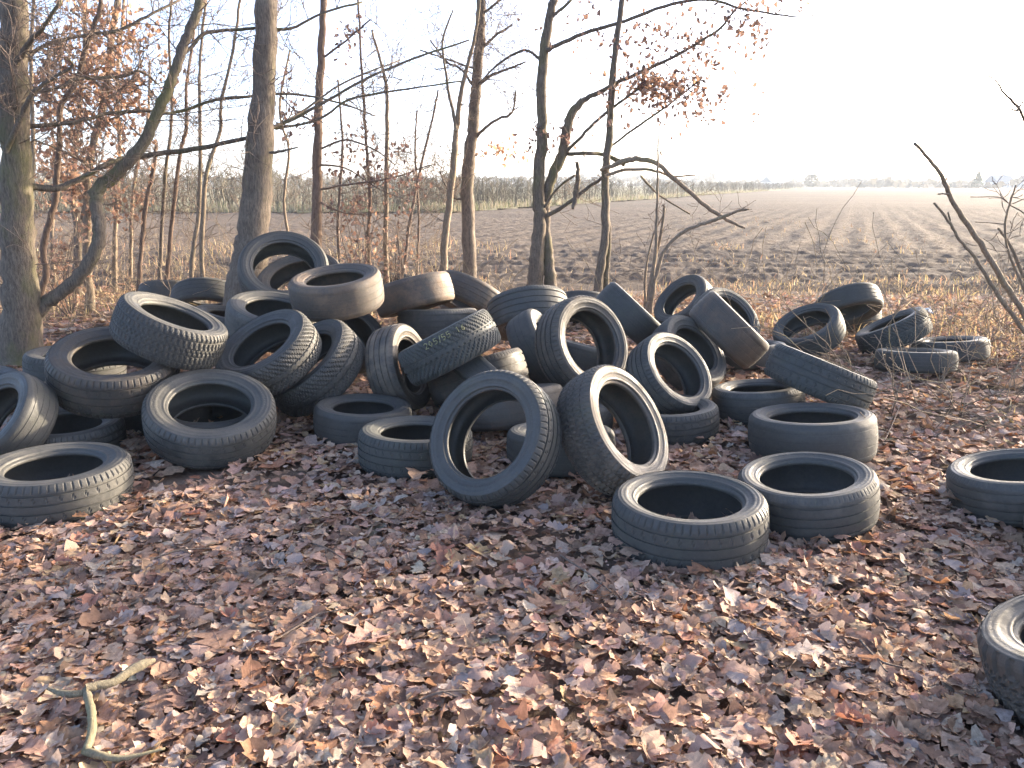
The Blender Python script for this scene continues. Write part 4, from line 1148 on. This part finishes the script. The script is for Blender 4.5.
# ------------------------------------------------------------------ undergrowth
def blades(name, xs, ys, hs, tint, lean=.5, width=.006, zf=None):
    n = len(xs)
    a = rng.uniform(0, 6.283, n); b = rng.uniform(0, 6.283, n)
    lx, ly = np.cos(a), np.sin(a)
    ln = np.abs(rng.normal(0, lean, n)) * hs
    w = width * rng.uniform(.5, 1.4, n)
    z0 = (zf(xs, ys) if zf is not None else 0) - .02
    V = np.zeros((n, 7, 3))
    for i, (t, ws) in enumerate(((0, 1.), (.4, .9), (.75, .6))):
        cx, cy, cz = xs + lx * ln * t * t, ys + ly * ln * t * t, z0 + hs * (t - .25 * t * t * (ln / hs))
        for sgn, j in ((-1, 0), (1, 1)):
            V[:, i * 2 + j] = np.stack([cx + sgn * np.cos(b) * w * ws, cy + sgn * np.sin(b) * w * ws, cz], -1)
    V[:, 6] = np.stack([xs + lx * ln, ys + ly * ln, z0 + hs * (1 - .25 * ln / hs)], -1)
    o = (np.arange(n) * 7)[:, None]
    f4 = np.concatenate([o + np.array([[0, 1, 3, 2]]), o + np.array([[2, 3, 5, 4]])]); f3 = o + np.array([[4, 5, 6]])
    return npmesh(name, V.reshape(-1, 3), f3, f4, M_GRASS, True, np.repeat(tint, 7, axis=0))
STRAW = np.array([(.46, .34, .20), (.52, .40, .24), (.38, .25, .16), (.34, .20, .13), (.42, .33, .16)])
def straw(n): return np.clip(STRAW[rng.integers(0, len(STRAW), n)] * rng.normal(1, .15, (n, 1)), .05, .8)
def clumpy(n, x0, x1, y0, y1, seed, thr=-.2):
    x, y = rng.uniform(x0, x1, n), rng.uniform(y0, y1, n)
    k = vnoise(x * .9, y * .9, seed) + .5 * vnoise(x * 2.7, y * 2.7, seed + 1) > thr + rng.normal(0, .25, n)
    return x[k], y[k]
def zg(x, y): return np.where(y > field_edge(x) + .2, np.maximum(field_z(x, y), 0), 0)
X, Y_ = [], []
Hh_ = []
for (n, x0, x1, y0, y1, sd_, th, h0, h1) in ((9000, -9, 9.5, 8.3, 10.6, 51, .0, .04, .17), (5000, -10, 10, 10.2, 11.6, 53, .1, .04, .16), (4500, -9, -1.0, 7.0, 10.5, 55, .1, .05, .2), (3000, -14, 0, 10, 18, 57, .0, .08, .3),
                                     (3500, 2.6, 6.5, 6.2, 9, 59, .1, .05, .22), (1500, 3, 7, 4.0, 6.5, 61, .3, .04, .15), (2500, -8, 12, 11.5, 15, 63, .45, .04, .14), (300, 6, 11, 18, 32, 65, -.2, .06, .18), (110, 7.2, 8.4, 15.5, 19, 67, -.4, .06, .2), (45, 4.3, 4.9, 16.5, 17.5, 69, -.6, .06, .2)):
    x, y = clumpy(n, x0, x1, y0, y1, sd_, th)
    k = ~near_tyre(x, y, np.full(len(x), .05), .02); x, y = x[k], y[k]
    X.append(x); Y_.append(y); Hh_.append(rng.uniform(h0, h1, len(x)))
X, Y_, Hh_ = np.concatenate(X), np.concatenate(Y_), np.concatenate(Hh_)
tag(link('dry_grass', blades('dry_grass', X, Y_, Hh_, straw(len(X)), .7, .006, zg)), 'straw-coloured dry grass along the edge of the ploughed field', 'grass', kind='stuff')

def stalks(name, n, x0, x1, y0, y1, h0, h1, mat, flat=.0):
    mb = MB()
    for _ in range(n):
        x, y = random.uniform(x0, x1), random.uniform(y0, y1)
        if near_tyre(np.array([x]), np.array([y]), np.array([.05]), .03)[0]: continue
        p = np.array([x, y, -.02]); d = np.array([random.gauss(0, .5), random.gauss(0, .5), random.uniform(.15, 1) * (1 - flat) + .08])
        grow(mb, p, d, random.uniform(h0, h1), random.uniform(.002, .0042), 1 if random.random() < .6 else 0, -.1 if random.random() < .4 else .1, .25, None, 4, (1, 3))
    me = mb.mesh(name, mat)
    return link(name, me)
tag(stalks('dry_undergrowth', 480, -8.5, -.9, 7.4, 13, .5, 1.3, M_BARKPALE), 'tangle of dry bramble stems and stalks on the wood floor behind the heap', 'undergrowth', kind='stuff')
tag(stalks('dry_stalks', 230, -.9, 8.5, 8.4, 11.2, .25, .8, M_BARKPALE), 'sparse dry weed stalks along the field margin', 'stalks', kind='stuff')
tag(stalks('fallen_twigs', 380, 2.2, 6.6, 4.0, 8.2, .4, 1.3, M_BARKPALE, .75), 'thin pale fallen twigs scattered around the small group of tyres', 'twigs', kind='stuff')

# ------------------------------------------------------------------ sticks on the leaves
def ground_path(pts, z):
    return np.array([np.append(gp(u, v, z)[:2], z) for u, v in pts])
t = Tree('mossy_stick', 'forked yellow-green mossy stick lying on the leaves', 'stick')
def gstick(mb, pts, rad, z=.05):
    p = ground_path(pts, z); p[:, 2] += rng.normal(0, .002, len(p))
    q = catmull(np.column_stack([p, rad]), 6); mb.tube(q[:, :3], q[:, 3], 9, True, .06); return q
q = gstick(t.newtrunk(), [(86, 690), (98, 686), (114, 681), (130, 671), (142, 665), (155, 660)], [.013, .0125, .012, .014, .0145, .006], .068)
t.base = q[0, :3].copy(); t.base[2] = 0
gstick(t.newbranch(), [(86, 691), (75, 694), (62, 693), (48, 689)], [.010, .0095, .009, .004], .064)
gstick(t.newbranch(), [(86, 690), (90, 705), (92, 718), (91, 736), (86, 751)], [.011, .0115, .011, .0105, .009], .062)
gstick(t.newbranch(), [(85, 750), (100, 757), (120, 758), (138, 755), (165, 748)], [.011, .010, .008, .005, .003], .058)
t.done(M_STICK)
k = 0
for (u0, v0, u1, v1, lb) in ((275, 640, 330, 610, 'thin grey twig lying on the leaves above the mossy stick'), (300, 540, 345, 560, 'short bent twig on the leaves below the tipped wide tyre'),
                             (560, 555, 620, 600, 'thin twig on the leaves below the dark flat tyre'), (860, 640, 905, 668, 'thin twig on the leaves near the chunky tyre'),
                             (940, 395, 1010, 372, 'pale twig on the leaves below the snapped shrub'), (885, 440, 900, 405, 'upright pale twig poking from the leaves by the thick flat tyre'),
                             (420, 700, 470, 690, 'dark twig on the leaves in the open'), (150, 560, 215, 548, 'thin twig on the leaves below the grey ribbed flat tyre')):
    mb = MB(); a, b = gp(u0, v0, .05), gp(u1, v1, .055); m = (a + b) / 2 + np.array([random.gauss(0, .02), random.gauss(0, .02), .012])
    qq = catmull(np.column_stack([np.array([a, m, b]), [.004, .0035, .002]]), 6)
    mb.tube(qq[:, :3], qq[:, 3], 6, True, .05)
    side = (b - a); grow(mb, m, side + np.array([side[1], -side[0], .02]) * .8, np.linalg.norm(side) * .35, .002, 0, 0, .1)
    tag(link('twig', mb.mesh('twig', M_TWIG)), lb, 'twig')

# scrap of white plastic by the field group
V = rng.normal(0, 1, (40, 3)) * np.array([.05, .03, .012]); 
nu, nv = 9, 6
uu, vv_ = np.meshgrid(np.linspace(-.11, .11, nu), np.linspace(-.07, .07, nv), indexing='ij')
zz = .035 * np.sin(uu * 55) * np.cos(vv_ * 40) + rng.normal(0, .012, uu.shape) + .05
V = np.stack([uu * .8, vv_ * .8, zz], -1).reshape(-1, 3)
i = np.arange(nu - 1)[:, None] * nv; j = np.arange(nv - 1)[None, :]
F_ = np.stack([i + j, i + j + nv, i + j + nv + 1, i + j + 1], -1).reshape(-1, 4)
P_ = gp(926, 314, .05)
o = link('plastic_scrap', npmesh('plastic_scrap', V, np.zeros((0, 3), int), F_, mat_plain('white_plastic', (.7, .74, .74), .4, .1)), None, (P_[0], P_[1], .03))
tag(o, 'crumpled scrap of white plastic on dry grass behind the small group of tyres', 'litter')

# ------------------------------------------------------------------ young plantation beyond the field
M_PLANT = mat_bark('plantation_stems', (.075, .066, .052), (.17, .15, .115))
def plantation():
    mb = MB()
    n = 0; pts = []
    for _ in range(40000):
        y = 39.3 + abs(random.gauss(0, 1)) * 16 if random.random() < .72 else random.uniform(40, 300)
        x = random.uniform(-.72 * y - 3, .5 * y)
        if in_plant(np.array([x]), np.array([y]), .6)[0]: pts.append((x, y)); n += 1
        if n > 1550: break
    for _ in range(1000):
        s_ = 4 + 330 * random.random() ** 1.6; w_ = abs(random.gauss(0, 1)) * (3 + s_ * .05) + .8
        pts.append((PC[0] + FD[0] * s_ - FN[0] * w_, PC[1] + FD[1] * s_ - FN[1] * w_))
    proto = []
    for k in range(14):
        m = MB(); h = 1.0
        p = np.array([0, 0, 0.]); ax = [p]
        for i in range(5): p = p + np.array([random.gauss(0, .03), random.gauss(0, .03), h / 5]); ax.append(p)
        ax = np.array(ax); m.tube(ax, np.linspace(.013, .003, 6), 3, False)
        for _ in range(9):
            i = random.randint(1, 4); a = random.uniform(0, 6.28); L = random.uniform(.15, .36)
            s = ax[i]; e = s + np.array([math.cos(a) * L * .65, math.sin(a) * L * .65, L * .8]); mid = (s + e) / 2 + rng.normal(0, .02, 3)
            m.tube(np.array([s, mid, e]), [.006, .004, .002], 3, False)
        proto.append((np.concatenate(m.v), np.concatenate(m.f4)))
    for x, y in pts:
        v, f = proto[random.randrange(14)]
        h = random.uniform(1.3, 2.15) * (1.2 if x < -14 else .95)
        a = random.uniform(0, 6.28); c, s = math.cos(a), math.sin(a)
        thick = max(2.2, math.hypot(x, y) / 35)
        w = v * np.array([thick ** .5, thick ** .5, 1]) * h; w = np.stack([w[:, 0] * c - w[:, 1] * s + x, w[:, 0] * s + w[:, 1] * c + y, w[:, 2] + .1], -1)
        mb.add(w, f)
    return mb.mesh('young_plantation', M_PLANT)
tag(link('young_plantation', plantation()), 'dense grey-brown young plantation of bare saplings beyond the ploughed field', 'woodland', kind='stuff')
# tall grass along its foot
nx = 5200
s = rng.uniform(0, 1, nx); side = rng.uniform(0, 1, nx) < .45
bx = np.where(side, PC[0] - s * 34, PC[0] + FD[0] * s ** 1.7 * 150); by = np.where(side, PC[1] + rng.uniform(0, 2.2, nx), PC[1] + FD[1] * s ** 1.7 * 150)
bx = bx - np.where(side, 0, rng.uniform(.1, 2.0, nx)); 
gt = np.clip(np.array([(.27, .235, .165)]) * rng.normal(1, .15, (nx, 1)) * np.array([[1, 1, 1]]), .05, .7)
gt[rng.uniform(0, 1, nx) < .3] = (.17, .18, .10)
tag(link('verge_grass', blades('verge_grass', bx, by, rng.uniform(.2, .6, nx), gt, .4, .025, lambda x, y: np.full(len(x), .12))), 'pale tall grass along the foot of the young plantation', 'grass', kind='stuff')

# ------------------------------------------------------------------ far side of the field
def tuft_tree(name, label, cat, base, h, w, conical, n, tint, group=None):
    root = empty(name, base)
    mb = MB(); mb.tube([(0, 0, -.2), (0, 0, h * .35), (0, 0, h * .8)], [w * .05, w * .04, w * .015], 6)
    link('trunk', mb.mesh('trunk', M_BARK), root)
    hh = rng.uniform(.12, 1, n); a = rng.uniform(0, 6.283, n); prof = (1 - hh) * 1.05 + .03 if conical else np.sqrt(np.clip(1 - ((hh - .58) / .46) ** 2, 0, 1))
    rr = w / 2 * prof * np.sqrt(rng.uniform(.15, 1, n))
    pos = np.stack([rr * np.cos(a), rr * np.sin(a), hh * h], -1)
    V, F_, T_, U_ = leaf_batch(pos, rng.uniform(.5, 1.3, n) * w * .16, rng.uniform(0, 6.28, n), rng.normal(0, .8, n), rng.normal(0, .8, n), rng.normal(.2, .3, n), rng.normal(0, .3, n), 'round', 5, np.clip(np.array([tint]) * rng.normal(1, .2, (n, 1)), .01, .5))
    link('crown', npmesh('crown', V, np.zeros((0, 3), int), F_, M_GRASS, True, T_), root)
    tag(root, label, cat, group)
def at_dist(u, Y): return ((u - 512) / FPX * Y / math.cos(PITCH) * .97, Y, -.04)
tuft_tree('spruce', 'lone conical spruce on the horizon beside the far white house', 'tree', at_dist(963, 330), 6.5, 5.5, True, 320, (.05, .07, .045))
tuft_tree('far_tree', 'lone rounded tree on the horizon past the end of the plantation', 'tree', at_dist(802, 380), 6.0, 7, False, 300, (.09, .085, .06))
def house(name, label, base, w, d, h, roofc, wallc, rz):
    root = empty(name, base); root.rotation_euler = (0, 0, rz)
    def box(nm, x0, x1, y0, y1, z0, z1, mat, par=root):
        v = [(x, y, z) for x in (x0, x1) for y in (y0, y1) for z in (z0, z1)]
        f = [(0, 1, 3, 2), (4, 6, 7, 5), (0, 4, 5, 1), (2, 3, 7, 6), (0, 2, 6, 4), (1, 5, 7, 3)]
        return link(nm, npmesh(nm, np.array(v), np.zeros((0, 3), int), np.array(f), mat, False), par)
    wm, rm = mat_plain('house_wall', wallc, .8, .08, .6), mat_plain('house_roof', roofc, .8, .15, 1)
    box('wall', -w / 2, w / 2, -d / 2, d / 2, 0, h, wm)
    e = .35
    v = np.array([(-w / 2 - e, -d / 2 - e, h), (w / 2 + e, -d / 2 - e, h), (w / 2 + e, d / 2 + e, h), (-w / 2 - e, d / 2 + e, h), (-w / 2 - e, 0, h + d * .42), (w / 2 + e, 0, h + d * .42)])
    ro = link('roof', npmesh('roof', v, np.array([(0, 4, 3), (1, 2, 5)]), np.array([(0, 1, 5, 4), (2, 3, 4, 5), (0, 3, 2, 1)]), rm, False), root)
    box('chimney', w * .2, w * .2 + .6, -.3, .3, h + d * .25, h + d * .42 + .8, wm, ro)
    gm = mat_plain('house_window', (.06, .07, .08), .2, .1)
    for k in range(3):
        x = -w / 2 + w * (k + .5) / 3
        box('window', x - .5, x + .5, -d / 2 - .03, -d / 2 + .05, h * .35, h * .75, gm)
    box('door', w * .33, w * .33 + 1, -d / 2 - .04, -d / 2 + .05, 0, 2.0, mat_plain('house_door', (.2, .12, .08), .6, .1))
    tag(root, label, 'house')
house('far_house', 'low far white house with blue-grey roof on the horizon beside the spruce', at_dist(984, 350), 9, 7, 2.6, (.16, .18, .22), (.75, .74, .70), .2)
house('far_house', 'far house with brown roof at the very edge of the horizon past the white house', at_dist(1016, 370), 10, 7, 2.8, (.20, .14, .12), (.6, .56, .5), -.3)
house('far_house', 'small far house with dark roof before the end of the plantation', at_dist(764, 420), 9, 7, 2.8, (.14, .16, .18), (.66, .66, .66), .5)
# far wood and hedges round the field
pos = []
for _ in range(4200):
    a = R(random.uniform(-38, 40)); d = random.uniform(430, 700) + 60 * math.sin(a * 9)
    top = 2.2 + 2.2 * (vnoise(np.array([a * 30]), np.array([3.3]), 71)[0] + .6) + 1.3 * vnoise(np.array([a * 110]), np.array([1.3]), 72)[0] + (2.0 if a < R(14) else 0)
    pos.append((d * math.sin(a), d * math.cos(a), random.uniform(0, max(.8, top))))
pos = np.array(pos); n = len(pos)
V, F_, T_, U_ = leaf_batch(pos, rng.uniform(2.6, 5.0, n), rng.uniform(0, 6.28, n), rng.normal(0, .8, n), rng.normal(0, .8, n), rng.normal(.2, .3, n), rng.normal(0, .3, n), 'round', 5, np.clip(np.array([(.10, .09, .075)]) * rng.normal(1, .2, (n, 1)), .01, .5))
tag(link('far_wood', npmesh('far_wood', V, np.zeros((0, 3), int), F_, M_GRASS, True, T_)), 'hazy belt of distant trees along the horizon', 'woodland', kind='stuff')

# ------------------------------------------------------------------ haze
HX, HY0, HY1, HZ0, HZ1 = 1400, -60, 1900, -1.5, 16
v = [(x, y, z) for x in (-HX, HX) for y in (HY0, HY1) for z in (HZ0, HZ1)]
f = [(0, 1, 3, 2), (4, 6, 7, 5), (0, 4, 5, 1), (2, 3, 7, 6), (0, 2, 6, 4), (1, 5, 7, 3)]
hm = bpy.data.materials.new('haze'); hm.use_nodes = True
nt = hm.node_tree; nt.nodes.remove(nt.nodes['Principled BSDF'])
pv = nt.nodes.new('ShaderNodeVolumePrincipled')
pv.inputs['Color'].default_value = (.82, .91, 1, 1)
pv.inputs['Density'].default_value = .0006
pv.inputs['Anisotropy'].default_value = .1
nt.links.new(pv.outputs[0], nt.nodes['Material Output'].inputs['Volume'])
hz = link('haze', npmesh('haze', np.array(v, float), np.zeros((0, 3), int), np.array(f), hm, False))
tag(hz, 'pale winter haze over the field', 'haze', kind='stuff')
